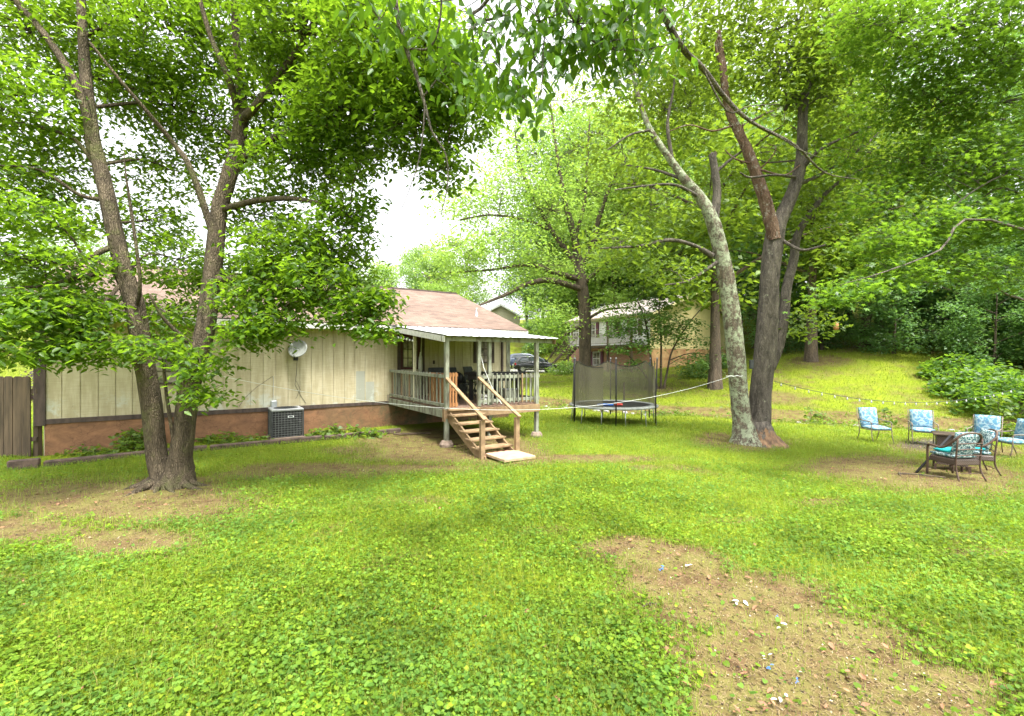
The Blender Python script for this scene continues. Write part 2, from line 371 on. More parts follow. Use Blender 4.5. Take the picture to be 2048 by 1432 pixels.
M['cushion'] = medallion('cushion_blue', (.08, .22, .32), (.27, .38, .42), (.07, .15, .25), 2.0)
M['cushion2'] = medallion('cushion_teal', (.02, .12, .15), (.45, .55, .55), (.01, .03, .05), 4)
M['teal'] = simple('teal_fabric', (.02, .36, .38), (.015, .28, .3), 30, rough=.9)
# wicker
m, nt_, b_ = newmat('wicker'); M['wicker'] = m
v_ = coords(nt_); wv = nt_.nodes.new('ShaderNodeTexWave'); wv.bands_direction = 'Z'; wv.inputs['Scale'].default_value = 26; nt_.links.new(v_, wv.inputs[0])
wv2 = nt_.nodes.new('ShaderNodeTexWave'); wv2.bands_direction = 'DIAGONAL'; wv2.inputs['Scale'].default_value = 16; nt_.links.new(v_, wv2.inputs[0])
c_ = mix(nt_, 1, wv.outputs[0], wv2.outputs[0], 'MULTIPLY'); r_ = ramp(nt_, [(0, (.025, .016, .012)), (.6, (.13, .085, .065))], c_)
nt_.links.new(r_.outputs[0], b_.inputs['Base Color']); b_.inputs['Roughness'].default_value = .5; bump(nt_, b_, c_, .6, .006)
M['wickerframe'] = simple('wicker_frame', (.1, .062, .045), (.045, .028, .02), 40, rough=.5, bumps=.6)
M['vinyl'] = simple('vinyl_yellow', (.78, .7, .38), (.68, .6, .32), 3, rough=.6, bumps=0)
M['mesh_net'] = None
m, nt_, b_ = newmat('netting'); M['net'] = m
b_.inputs['Base Color'].default_value = (.13, .12, .075, 1); b_.inputs['Roughness'].default_value = .9; out_ = nt_.nodes['Material Output']
tr_ = nt_.nodes.new('ShaderNodeBsdfTransparent'); ms_ = nt_.nodes.new('ShaderNodeMixShader'); ms_.inputs[0].default_value = .72
nt_.links.new(tr_.outputs[0], ms_.inputs[1]); nt_.links.new(b_.outputs[0], ms_.inputs[2]); nt_.links.new(ms_.outputs[0], out_.inputs[0])
# ------------------------------------------------------------ terrain
def sstep(a, b, x):
    t = np.clip((x-a)/(b-a), 0, 1); return t*t*(3-2*t)
CP = [(-10,2,0.0),(-5,2,0),(0,1,0.0),(5,2,0),(10,2,-.05),(-10,10,.03),(-5,7,0.02),(-1,10,.03),(3,10,-.02),(6,12.6,-.2),(9,9,-.22),(12,13,-.42),(14,15,-.5),
      (-6,12,0),(0,16,-.05),(3.5,16,-.08),(-4,20,0),(-12,16,.05),(-14,10,-.1),(-20,10,0),
      (1.7,22,-.2),(5.2,20,-.3),(14,18,-.55),(19,16,-.6),(19,10,-.5),(25,10,-.5),
      (2.5,27,.0),(9,28,.25),(5,33,.5),(1.5,43,.75),(4,44,.78),(-4,40,.6),(11.5,38,1.2),(20,44,1.8),(6,47,1.0),
      (18,24,.35),(21,32,2.3),(26,34,2.9),(30,24,1.2),(30,17,.1),(40,30,4.5),(45,20,3),(35,45,6),(28,60,8),
      (-20,40,.6),(-45,40,.8),(-30,20,.1),(-45,10,0),(0,60,3.4),(8,70,5.5),(-20,80,3),(-60,80,4),(0,90,8.5),(30,90,14),(60,50,12),(60,10,5),
      (0,-12,0),(20,-12,0),(-20,-12,0),(45,-12,1)]
CPa = np.array(CP, float)
def _k(d): return d
def _setup():
    P = CPa[:, :2]; n = len(P); D = np.linalg.norm(P[:, None]-P[None], axis=2)
    A = np.zeros((n+1, n+1)); A[:n, :n] = -D; A[:n, :n] += np.eye(n)*.3*-1*0; A[:n, n] = 1; A[n, :n] = 1
    return np.linalg.solve(A, np.append(CPa[:, 2], 0))
WT = _setup()
DITCH = np.array([(-3, 25.5), (1.68, 23.4), (5.2, 21.2), (10, 19.9), (14, 18.9), (19, 16.9), (30, 14), (50, 9)], float)
def dist_poly(X, Y, P):
    d = np.full(X.shape, 1e9)
    for a, b in zip(P[:-1], P[1:]):
        ab = b-a; t = np.clip(((X-a[0])*ab[0]+(Y-a[1])*ab[1])/(ab@ab), 0, 1)
        d = np.minimum(d, np.hypot(X-a[0]-t*ab[0], Y-a[1]-t*ab[1]))
    return d
def gz_raw(X, Y):
    X = np.atleast_1d(np.asarray(X, float)); Y = np.atleast_1d(np.asarray(Y, float)); sh = X.shape
    Xf, Yf = X.ravel(), Y.ravel(); z = np.full(Xf.shape, WT[-1])
    for (x, y, _), w_ in zip(CPa, WT[:-1]): z -= w_*np.sqrt((Xf-x)**2+(Yf-y)**2+.6)
    return z.reshape(sh)
def gz(X, Y):
    X = np.atleast_1d(np.asarray(X, float)); Y = np.atleast_1d(np.asarray(Y, float))
    z = gz_raw(X, Y)
    r = np.hypot(X, Y-20); z = z + np.clip(r-80, 0, None)*.05
    z = z - .42*np.exp(-(dist_poly(X, Y, DITCH)/.75)**2)
    z = z + .03*np.sin(X*.9+1)*np.cos(Y*.7) + .015*np.sin(X*2.3)*np.sin(Y*2.1+1)
    return z
def gz1(x, y): return float(gz(x, y)[0])

# patches worn bare: (px, py, rx, ry, strength) given where the photo shows them, laid out on the real ground
PATCH = [(215,1005,280,42,1.4),(60,1060,120,30,1.3),(260,1085,140,30,1.3),(345,978,110,26,1.3),(500,950,90,12,.8),(640,940,170,15,1.1),(800,938,120,9,1.1),(700,900,70,10,.8),
 (860,938,110,10,.9),(1010,918,90,13,1.2),(1160,917,160,8,1.2),(1290,935,40,6,.8),(900,890,150,26,1.9),(800,880,80,14,1.8),(1040,905,60,12,1.2),(860,915,140,10,1.4),
 (1435,880,45,14,1.3),(1505,890,60,12,1.4),(1560,885,50,8,.7),(1860,893,80,14,1.5),(1740,935,130,24,1.4),(1880,955,170,28,1.5),(2010,905,60,14,1.1),(1990,980,90,22,.8),
 (1260,1098,100,26,1.1),(1390,1130,90,26,1),(1640,1005,60,10,.8),(1980,1105,130,14,.7),(1480,1215,180,60,1.5),(1600,1310,240,80,1.6),(1740,1400,270,90,1.7),(1540,1400,170,80,1.6),(1370,1165,120,40,1.4),(1330,1120,110,30,1.3),
 (1100,1060,90,14,.5),(820,1000,120,12,.5),(1480,1040,100,10,.5),(1780,1050,140,12,.5),(560,1180,60,8,.4),(620,870,60,10,.3)]
def hashn(X, Y, s):   # cheap value noise
    xi = np.floor(X*s).astype(np.int64); yi = np.floor(Y*s).astype(np.int64); fx = X*s-xi; fy = Y*s-yi
    def h(a, b):
        t = np.sin(a*127.1+b*311.7)*43758.5453; return t-np.floor(t)
    fx = fx*fx*(3-2*fx); fy = fy*fy*(3-2*fy)
    return (h(xi,yi)*(1-fx)+h(xi+1,yi)*fx)*(1-fy)+(h(xi,yi+1)*(1-fx)+h(xi+1,yi+1)*fx)*fy
def fbm(X, Y, s): return (hashn(X, Y, s)+.5*hashn(X+9, Y+3, s*2.1)+.3*hashn(X+2, Y+7, s*4.3))/1.8
def dirt(X, Y):
    Z = gz(X, Y); Ys = np.maximum(Y, .3); px = 1024+FPX*X/Ys; py = 716+(CAMH-Z)/Ys*FPX
    d = np.zeros(X.shape)
    for (cx, cy, rx, ry, s) in PATCH:
        q = ((px-cx)/rx)**2+((py-cy)/ry)**2; d = np.maximum(d, s*np.exp(-q*.9))
    n = fbm(X, Y, 1.6)*.55+fbm(X+3, Y, 6)*.45; d = d*(.35+1.15*n)
    # thin spots everywhere, sparser lawn on the far bank, ditch bed
    d = np.maximum(d, (fbm(X+40, Y, .55)-.66)*2.2)
    dd = dist_poly(X, Y, DITCH); d = np.maximum(d, 1.25*np.exp(-(dd/.9)**2)*(.5+.8*n))
    d = np.maximum(d, sstep(15, 22, Y)*(.02+.55*fbm(X+7, Y+70, .9)*fbm(X, Y, 3)*1.8))
    bank = dist_poly(X, Y, DITCH+np.array((.5, 1.2))); d = np.maximum(d, 1.1*np.exp(-(bank/.7)**2)*(.3+.9*n))
    # under the trees on the hill
    for (x, y, r_) in ((20.8, 31, 2.0), (13.5, 24, 1.8), (26.5, 34, 1.5), (9, 28, 1.2), (6.2, 12.6, 1.0)):
        d = np.maximum(d, 1.1*np.exp(-(((X-x)**2+(Y-y)**2)/r_**2))*(.4+.9*n))
    return np.clip(d, 0, 1.2)
def axis_steps(lo, f0, f1, hi, fine, grow):
    a = list(np.arange(f0, f1, fine)); x, s = f1, fine
    while x < hi: a.append(x); s *= grow; x += s
    a.append(hi); x, s = f0-fine, fine; b = []
    while x > lo: b.append(x); s *= grow; x -= s
    b.append(lo); return np.array(b[::-1]+a)
xs = axis_steps(-420, -13, 16, 420, .11, 1.045); ys = axis_steps(-60, 1, 15, 600, .1, 1.03)
GX, GY = np.meshgrid(xs, ys); GZ = gz(GX, GY)
nx, ny = len(xs), len(ys); ii = np.arange(nx*ny).reshape(ny, nx)
F = np.stack([ii[:-1, :-1], ii[:-1, 1:], ii[1:, 1:], ii[1:, :-1]], -1).reshape(-1, 4)
m, nt, b = newmat('ground_soil_and_turf'); M['ground'] = m
at_ = nt.nodes.new('ShaderNodeAttribute'); at_.attribute_name = 'wear'
sp = nt.nodes.new('ShaderNodeSeparateColor'); nt.links.new(at_.outputs['Color'], sp.inputs[0])
v = coords(nt)
soil = ramp(nt, [(.28, (.03, .018, .01)), (.45, (.075, .045, .022)), (.6, (.13, .085, .042)), (.75, (.21, .155, .08))], noise(nt, v, 6, 12, .8))
mossy = ramp(nt, [(.4, (0,)*3), (.58, (.8,)*3)], noise(nt, v, 2.6, 8, .75)); soil = N(nt, 'Mix', data_type='RGBA')
_sr = ramp(nt, [(.28, (.03, .018, .01)), (.45, (.075, .045, .022)), (.6, (.13, .085, .042)), (.75, (.21, .155, .08))], noise(nt, v, 6, 12, .8))
class _O: pass
_so = _O(); _so.outputs = [mix(nt, mossy.outputs[0], _sr.outputs[0], (.13, .125, .035))]; soil = _so
turf = ramp(nt, [(.3, (.06, .09, .007)), (.5, (.13, .17, .01)), (.65, (.2, .24, .018)), (.8, (.25, .25, .035))], noise(nt, v, 11, 9, .75))
turf2 = mix(nt, .6, turf.outputs[0], ramp(nt, [(.3, (.75, .8, .6)), (.7, (1.35, 1.25, 1.2))], noise(nt, v, .5, 4)).outputs[0], 'MULTIPLY')
fn = noise(nt, v, 22, 6, .75); ad = N(nt, 'Math', operation='ADD'); nt.links.new(sp.outputs[0], ad.inputs[0]); nt.links.new(fn, ad.inputs[1])
fr = ramp(nt, [(.7, (0,)*3), (1.05, (1,)*3)], ad.outputs[0]); c = mix(nt, fr.outputs[0], turf2, soil.outputs[0])
c = mix(nt, sp.outputs[1], c, (.045, .042, .04)); c = mix(nt, sp.outputs[2], c, (.26, .25, .25))
nt.links.new(c, b.inputs['Base Color']); b.inputs['Roughness'].default_value = .95; b.inputs['Specular IOR Level'].default_value = .1
bump(nt, b, noise(nt, v, 30, 6, .7), .6, .02)
ground = npmesh('ground', np.stack([GX, GY, GZ], -1).reshape(-1, 3), F, M['ground'], smooth=True); tag(ground, kind='structure')
ca = ground.data.color_attributes.new('wear', 'FLOAT_COLOR', 'POINT')
W = np.zeros((nx*ny, 4), np.float32); W[:, 3] = 1; W[:, 0] = np.clip(dirt(GX, GY), 0, 1).ravel()
px_ = 1024+FPX*GX/np.maximum(GY, .3); py_ = 716+(CAMH-GZ)/np.maximum(GY, .3)*FPX
ashm = np.exp(-(((px_-1862)/62)**2+((py_-888)/11)**2)**1.5); W[:, 1] = np.clip(ashm*1.1*(.6+.6*fbm(GX, GY, 2)), 0, .9).ravel()
drv = dist_poly(GX, GY, np.array([(-30, 44.), (-8, 44.5), (7, 45.5)]))
W[:, 2] = np.clip(1.4-drv/2.2, 0, 1).ravel()
ca.data.foreach_set('color', W.ravel())

# ------------------------------------------------------------ leaf builders
def _frames(n, r, flat, droop):
    az = r.uniform(0, 2*np.pi, n); f = np.stack([np.cos(az), np.sin(az), np.full(n, -droop)+r.normal(0, .25, n)], 1)
    f /= np.linalg.norm(f, axis=1)[:, None]
    up = np.stack([r.normal(0, flat, n), r.normal(0, flat, n), np.ones(n)], 1)
    wv = np.cross(up, f); wv /= np.linalg.norm(wv, axis=1)[:, None]+1e-9; nn = np.cross(f, wv)
    return f, wv, nn
T_OV = (np.array([(0,0,0),(.3,.24,.05),(.7,.17,.03),(1,0,-.08),(.7,-.17,.03),(.3,-.24,.05)], float), np.array([(0,1,2,3),(0,3,4,5)]))
T_WIDE = (np.array([(0,0,0),(.25,.36,.05),(.7,.27,.03),(1,0,-.08),(.7,-.27,.03),(.25,-.36,.05)], float), np.array([(0,1,2,3),(0,3,4,5)]))
T_DI = (np.array([(0,0,0),(.45,.3,.06),(1,0,-.05),(.45,-.3,.06)], float), np.array([(0,1,2,3)]))
_mp = [(0, 0, 0)]; _mf = []
for _i, (_a, _l) in enumerate(((-105, .5), (-52, .85), (0, 1.0), (52, .85), (105, .5))):
    _mp.append((.35+_l*.62*math.cos(R(_a)), _l*.62*math.sin(R(_a)), -.05))
for _a in (-150, -78, -26, 26, 78, 150): _mp.append((.35+.22*math.cos(R(_a)), .22*math.sin(R(_a)), .02))
_mp[0] = (.3, 0, 0)
T_MA = (np.array(_mp, float), np.array([(0, 6+i, 1+i, 7+i) for i in range(5)]))
_cl = [(0,0,0)]
T_HEART = (np.array([(.12,0,0),(-.02,.22,.05),(.25,.46,.09),(.68,.36,.05),(1,0,-.03),(.68,-.36,.05),(.25,-.46,.09),(-.02,-.22,.05)], float), np.array([(0,1,2,3),(0,3,4,5),(0,5,6,7)]))
def leafgeo(P, size, T, r, flat=.5, droop=.35, sv=.3):
    V0, F0 = T; n = len(P); f, w_, nn = _frames(n, r, flat, droop)
    s = (size*(1+r.uniform(-sv, sv, n)))[:, None, None] if np.isscalar(size) else (size*(1+r.uniform(-sv, sv, n)))[:, None, None]
    V = P[:, None, :]+s*(V0[None, :, 0:1]*f[:, None]+V0[None, :, 1:2]*w_[:, None]+V0[None, :, 2:3]*nn[:, None])
    k = len(V0); Fq = F0[None]+(np.arange(n)*k)[:, None, None]
    return V.reshape(-1, 3), Fq.reshape(-1, F0.shape[1])
def spray(C, k, spread, r, flatz=.5):
    n = len(C); off = r.normal(0, 1, (n, k, 3))*spread; off[:, :, 2] *= flatz
    off[:, :, 2] -= .35*np.hypot(off[:, :, 0], off[:, :, 1])
    return (C[:, None]+off).reshape(-1, 3)
def in_ell(c, rad, n, r, shell=.45):
    d = r.normal(0, 1, (n, 3)); d /= np.linalg.norm(d, axis=1)[:, None]; q = r.uniform(shell**3, 1, n)**(1/3)
    return np.asarray(c)+d*q[:, None]*np.asarray(rad)
def smooth_path(P, sub=4):
    P = np.array(P, float)
    if len(P) < 3: return P
    Q = np.vstack([2*P[0]-P[1], P, 2*P[-1]-P[-2]]); out = []
    for i in range(1, len(Q)-2):
        for t in np.linspace(0, 1, sub, endpoint=False):
            a, b_2, c_, d = Q[i-1:i+3]
            out.append(.5*((2*b_2)+(-a+c_)*t+(2*a-5*b_2+4*c_-d)*t*t+(-a+3*b_2-3*c_+d)*t**3))
    out.append(P[-1]); return np.array(out)
class Wood:
    def __init__(s, seed): s.V = []; s.F = []; s.n = 0; s.r = np.random.default_rng(seed); s.nodes = []
    def limb(s, P, rad, sides=8, sub=4, rough=.06, flare=0, nodes=True):
        P = np.array(P, float); rad = np.array(rad, float)
        Q = smooth_path(np.column_stack([P, rad]), sub); P, rr = Q[:, :3], np.maximum(Q[:, 3], .002)
        T = np.gradient(P, axis=0); T /= np.linalg.norm(T, axis=1)[:, None]+1e-9
        u = np.cross(T[0], (0, 1., .01)); u /= np.linalg.norm(u)+1e-9; m = len(P); a = np.arange(sides)*2*np.pi/sides
        ph = s.r.uniform(0, 6); V = np.zeros((m, sides, 3))
        for i in range(m):
            u = u-T[i]*(u@T[i]); u /= np.linalg.norm(u)+1e-9; v_ = np.cross(T[i], u)
            rr2 = rr[i]*(1+rough*np.sin(a*3+ph+i*.35)+rough*s.r.normal(0, .5, sides))
            if flare and i < sub*1.6: rr2 = rr2*(1+flare*(1-i/(sub*1.6))**2*(.5+.5*np.abs(np.sin(a*2.5+ph))))
            V[i] = P[i]+rr2[:, None]*(np.cos(a)[:, None]*u+np.sin(a)[:, None]*v_)
        F = [(i*sides+k, i*sides+(k+1) % sides, (i+1)*sides+(k+1) % sides, (i+1)*sides+k) for i in range(m-1) for k in range(sides)]
        s.V.append(V.reshape(-1, 3)); s.F.append(np.array(F)+s.n); s.n += m*sides
        # blunt end
        s.V.append(P[-1:]+T[-1:]*rr[-1]*.6); e = s.n; s.n += 1; b0 = e-sides
        s.F.append(np.array([(b0+k, b0+(k+1) % sides, e, e) for k in range(sides)]))
        if nodes: s.nodes += [(p, q) for p, q in zip(P, rr)]
        return P, rr
    def build(s, name, mat_, parent, smooth=True):
        V = np.vstack(s.V); F = np.vstack(s.F)
        tri = F[:, 2] == F[:, 3]
        me_V = V - np.array(parent.location) if parent else V
        fl = [tuple(f[:3]) if t else tuple(f) for f, t in zip(F.tolist(), tri.tolist())]
        me = bpy.data.meshes.new(name); me.from_pydata(me_V.tolist(), [], fl); me.update()
        if smooth: me.polygons.foreach_set('use_smooth', np.ones(len(fl), dtype=bool))
        me.materials.append(mat_); o = bpy.data.objects.new(name, me); COL.objects.link(o); o.parent = parent; return o
    def nearest(s, p, bias=.35, minr=0):
        A = np.array([q for q, _ in s.nodes]); d = np.linalg.norm(A-p, axis=1)+bias*np.clip(A[:, 2]-p[2]+.6, 0, None)
        i = int(np.argmin(d)); return A[i], s.nodes[i][1]
def crown(wood, clumps, k, spread, size, T, seed, flat=.5, droop=.35, twigs=.25, flatz=.5, shell=.4):
    """clumps: (centre, radii, n clusters) in world metres; adds the carrying branches to wood, returns leaf geometry"""
    r = np.random.default_rng(seed); VV = []; FF = []; n0 = 0; tw = Wood(seed+5)
    for c, rad, n in clumps:
        c = np.array(c, float); rad = np.array(rad, float)
        base, br = wood.nearest(c); L = np.linalg.norm(c-base)
        if L > .3:
            mid = (base+c)/2+r.normal(0, .08*L, 3)+np.array((0, 0, .08*L)); r0 = min(br*.6, .012+.012*L)
            Pn, _ = tw.limb([base, mid, c, c+(c-mid)*.35+r.normal(0, .1, 3)], [r0, r0*.75, r0*.45, .004], 5, 3, .05)
        else: Pn = np.array([base, c])
        C = in_ell(c, rad, n, r, shell)
        for p in C[:int(n*twigs)]:
            q = Pn[np.argmin(np.linalg.norm(Pn-p, axis=1))]; l = np.linalg.norm(p-q)
            if l < .05: continue
            tw.limb([q, (p+q)/2+r.normal(0, .07*l, 3)+np.array((0, 0, .06*l)), p], [.004+.004*l, .004+.002*l, .003], 3, 2, 0, nodes=False)
        V, F = leafgeo(spray(C, k, spread, r, flatz), size, T, r, flat, droop); VV.append(V); FF.append(F+n0); n0 += len(V)
    return np.vstack(VV), np.vstack(FF), tw
def hero(name, loc, wood, barkm, clumps, leafm, label, cat='tree', group=None, **kw):
    root = empty(name, tuple(loc), 0, label, cat, group)
    V, F, tw = crown(wood, clumps, **kw)
    for v_, f_ in zip(tw.V, tw.F): wood.V.append(v_); wood.F.append(f_+wood.n)
    wood.n += tw.n
    wood.build('trunk', barkm, root)
    npmesh('crown', V-np.array(root.location), F, leafm, root)
    return root
def pxc(px, py, Y, rx, ry, rd, n): return (at(px, py, Y), (rx/FPX*Y, rd, ry/FPX*Y), n)
def plimb(wood, L, Y, sides=10, dY=None, **kw):
    """L: (px, py, width px[, Y])"""
    P = []; rr = []
    for t in L:
        y = t[3] if len(t) > 3 else Y; P.append(at(t[0], t[1], y)); rr.append(t[2]/2/FPX*y/math.sqrt(1+((t[0]-1024)/FPX)**2))
    return wood.limb(P, rr, sides, **kw)
# ------------------------------------------------------------ left twin-stem tree
YA = 7.6
wa = Wood(1)
plimb(wa, [(338,992,118),(336,960,72),(316,915,46),(304,814,45),(285,709,44),(268,605,43),(250,550,42),(236,490,38),(215,400,36),(199,330,34,7.7),(185,275,33,7.7),(172,150,27,7.8),(165,50,22,7.8),(160,-60,18,7.9),(165,-250,10,8)], YA, 16, flare=.35)
plimb(wa, [(348,985,100),(356,950,74),(360,915,52),(373,814,46),(384,745,48),(408,675,42),(425,550,38,7.7),(437,425,35,7.8),(455,365,34,7.9),(475,300,33,8),(483,225,30,8),(478,150,18,8),(470,50,14,8.1),(465,-120,9,8.2)], YA, 16, flare=.3)
for L in ([(188,295,20,7.72),(165,200,22),(130,130,21),(90,70,18),(30,0,17),(-60,-120,10)], [(484,240,22,8),(510,215,18),(560,150,15),(610,75,12,7.5),(680,-40,7,7.2)],
          [(480,235,18,8),(455,150,14),(420,70,12),(395,-20,9)], [(430,480,18,7.78),(385,345,14),(350,290,12),(300,230,10,7.3),(240,160,8,7),(180,85,6,6.8)],
          [(232,490,16),(170,520,12,7.3),(120,565,9,7),(0,578,7,6.7)], [(222,540,15),(130,565,11,7.1),(60,600,8,6.8),(-60,640,5,6.5)],
          [(205,350,14,7.7),(150,280,10,7.6),(80,255,9,7.5),(0,240,6,7.4)], [(250,560,12),(180,640,8,7),(120,720,6,6.8)],
          [(425,560,20,7.7),(500,560,16,7.4),(580,580,11,7.1),(680,610,8,6.9),(760,640,5,6.8)], [(440,420,16,7.8),(520,400,13,7.6),(610,400,9,7.4),(700,430,6,7.3)],
          [(470,330,18,8),(560,270,14,7.6),(670,250,11,7.2),(800,230,8,6.9),(900,260,5,6.8)], [(215,400,14),(160,390,10,7.4),(80,340,8,7.2),(-20,330,5,7)],
          [(272,620,10),(280,560,8,7.3),(262,420,7,7.2),(252,350,4,7.1),(248,300,1,7.1)], [(395,700,14,7.55),(330,640,8,7.2),(300,590,6,7)], [(350,900,9,7.45),(335,800,8,7.4),(326,730,5,7.3)]):
    plimb(wa, L, YA, 8, sub=4, rough=.08)
cl = []
for (px, py, Y, rx, ry, rd, n) in (
  (60,60,8.2,130,90,1.2,170),(200,100,8.8,130,100,1.2,170),(340,60,8.3,120,90,1.2,190),(480,60,9,120,90,1.2,180),(620,70,7.8,120,90,1.2,230),(740,90,7,110,90,1.1,220),(850,110,6.6,100,100,.9,180),(930,200,7,80,80,.8,110),
  (50,200,7.4,110,80,1,130),(130,330,8.6,110,70,.9,90),(300,190,8.8,100,80,1,140),(410,230,9.1,90,80,1,130),(580,190,8.3,110,90,1.1,210),(700,220,7.4,110,80,1,210),(820,240,7,90,70,.9,150),(890,330,7,50,40,.5,45),
  (20,330,7.4,90,60,.9,70),(40,420,6.8,110,35,.9,80),(90,520,7,130,40,1,130),(50,620,6.6,110,45,.9,150),(40,690,6.4,90,30,.6,80),(150,610,7,70,45,.7,100),(190,690,6.9,70,40,.6,85),
  (340,340,9.2,80,60,.9,80),(300,440,8.8,70,50,.8,70),(360,520,8.6,70,60,.8,100),(335,630,8.3,60,45,.6,80),(520,430,8.6,80,60,.8,110),(590,330,8,100,60,1,170),(660,290,7.8,90,50,.9,130),
  (570,500,7.6,100,60,.9,190),(650,560,7.2,95,50,.8,180),(680,470,7.4,70,60,.7,120),(520,590,7.3,90,45,.7,130),(500,660,7,60,28,.5,60),(330,690,7.0,50,25,.4,35),(700,620,6.9,70,25,.4,60),(755,650,6.8,40,18,.3,28),
  (400,720,6.9,50,30,.4,38),(415,780,6.9,40,22,.3,22),(560,640,6.9,60,25,.4,45),(700,400,7.3,60,30,.5,45),(250,-70,8.5,250,70,1.0,160),(650,-70,7.5,250,70,1.0,160),(-80,300,7.5,100,280,1.1,200),
  (470,560,9,110,60,.8,130),(110,430,8.6,90,50,.8,70),(120,590,7.8,100,50,.7,100),(740,590,6.8,55,20,.3,50),(720,330,7.2,50,25,.4,30),(480,300,9.4,80,60,.8,80)):
    cl.append(pxc(px, py, Y, rx, ry, rd, int(n*(2.0 if py < 260 else 1.35 if px > 460 or py > 480 else 1.7))))
treeA = hero('twin_trunk_tree', (at(345, 975, YA)[0], YA, 0), wa, M['bark'], cl, M['leaf_a'], 'large tree with two grey trunks parting near the ground, left of the house',
     group=None, k=9, spread=.13, size=.103, T=T_OV, seed=21, flat=.55, droop=.45, twigs=.3)
# surface roots
mb = Wood(77)
for a_, l_, w_ in ((200,.5,.05),(235,.6,.055),(262,.35,.045),(290,.4,.05),(325,.5,.05),(350,.4,.045),(180,.45,.045)):
    bx, by = at(345, 975, YA)[0], YA; P = []
    for t in (0.1, .35, .6, .8, 1): 
        x = bx+math.cos(R(a_+t*15))*(.25+l_*t); y = by+math.sin(R(a_+t*15))*(.2+l_*.8*t); P.append((x, y, gz1(x, y)+.10*(1-t)**2-.015*t))
    mb.limb(P, [w_*1.5, w_*1.1, w_*.8, w_*.5, w_*.2], 8, 4, .1)
mb.build('surface_roots', M['bark'], treeA)

# ------------------------------------------------------------ right lichen-covered tree
YB = 12.66; zB = gz1(6.6, YB)
wb = Wood(2)
plimb(wb, [(1515,896,110),(1515,870,64),(1518,830,50),(1522,770,45),(1530,700,46),(1537,620,43),(1540,550,40),(1545,500,42),(1550,465,40),(1560,440,33),(1577,405,30),(1592,365,27),(1602,320,25),(1604,270,22),(1607,215,20),(1616,172,17),(1650,125,14),(1688,85,12),(1712,0,9),(1740,-120,6)], YB, 18, flare=.35, rough=.035)
for L in ([(1540,735,26,12.8),(1556,690,24,12.9),(1566,640,23,13),(1574,575,22,13.1),(1588,520,20,13.2),(1595,470,18,13.2),(1625,420,12,13.2),(1670,370,9,13.2),(1740,330,6,13.2)],
          [(1606,220,18,12.7),(1588,190,12,12.9),(1570,220,9,12.9)], [(1602,340,10),(1640,300,8,12.2),(1700,270,6,12),(1780,240,4,12)], [(1596,355,8),(1550,350,6,12),(1500,355,5,12),(1480,345,3,11.8)],
          [(1590,370,12),(1640,350,8,13),(1720,300,6,13),(1770,250,4,13)], [(1550,470,8),(1600,500,7,12.2),(1650,490,5,12)]):
    plimb(wb, L, YB, 8, rough=.08)
wl = Wood(3)
plimb(wl, [(1492,893,70),(1488,860,46),(1480,800,38),(1472,720,38),(1464,640,37),(1453,560,35),(1441,500,32),(1428,450,30),(1415,420,26),(1395,388,21),(1370,360,19),(1345,325,15),(1318,287,13),(1298,255,11),(1280,205,9),(1264,140,7),(1250,60,5)], YB-.15, 16, rough=.04, flare=.3)
for L in ([(1427,450,20),(1434,390,18),(1430,345,17),(1424,308,15)], [(1424,512,14),(1390,492,9,12.3),(1340,480,8,12),(1280,492,6,11.8),(1200,497,3,11.6)], [(1345,325,9),(1335,250,7,12.4),(1345,190,5,12.3),(1350,150,3,12.2)],
          [(1400,395,8),(1350,370,6,12.1),(1290,372,4,12),(1230,380,3,12)], [(1432,345,8),(1460,320,6),(1500,290,4,12.8)], [(1300,260,6),(1260,270,4,12),(1215,300,3,12)], [(1440,520,8),(1380,560,5,12),(1330,570,3,11.8)], [(1370,360,8),(1310,340,5,12.6),(1250,330,3,12.6)]):
    plimb(wb, L, YB-.15, 8, rough=.08)
wd = Wood(4)
plimb(wd, [(1548,480,30),(1540,440,28),(1530,400,27),(1518,362,25),(1505,328,23),(1490,292,21),(1474,258,19),(1461,228,17),(1451,188,16),(1446,140,15),(1441,98,12),(1437,62,9)], YB-.1, 14, rough=.07)
plimb(wd, [(1445,130,10),(1436,112,8),(1432,92,6),(1434,75,4)], YB-.1, 6, rough=.1)
for L in ([(1490,292,9),(1487,272,6),(1484,245,2)], [(1470,250,5),(1425,262,4,12.4),(1380,250,3,12.3),(1340,262,2,12.2)], [(1508,335,6),(1530,342,5,12.4),(1570,350,4,12.3),(1600,330,3,12.3)], [(1505,328,5),(1470,318,4,12.3),(1450,300,2,12.2)], [(1512,345,5),(1540,318,3,12.4),(1552,295,3,12.4),(1535,288,2,12.4)]):
    plimb(wd, L, YB-.1, 6, rough=.1)
for x_ in wl.nodes: wb.nodes.append(x_)
cl = []
for t in ((1380,200,14,80,90,1,120),(1420,380,14.5,70,70,1,90),(1650,120,13,130,110,1.3,200),(1540,30,13,120,70,1.3,150),(1660,330,13.5,80,70,1,110),(1260,130,13,120,110,1.5,150),(1350,80,13,110,100,1.4,130),(1330,220,13.5,90,70,1.2,80),(1240,300,13,90,70,1.2,80),(1600,60,12.5,120,90,1.4,210),(1700,60,12,110,90,1.3,180),(1560,140,12.2,90,60,1,140),(1680,190,12.4,100,80,1.2,130),
          (1720,300,12.6,90,70,1.1,110),(1640,420,13.4,70,60,1,70),(1300,420,12.6,80,50,.9,70),(1230,480,12.2,80,40,.9,70),(1340,540,12.4,70,40,.8,60),(1450,40,13.5,90,60,1.2,70),(1260,10,13,160,80,1.6,140),(1590,-80,12.5,250,90,2,200),(1520,320,14,70,60,.8,40),(1620,640,12.8,50,35,.6,40)):
    cl.append(pxc(*t))
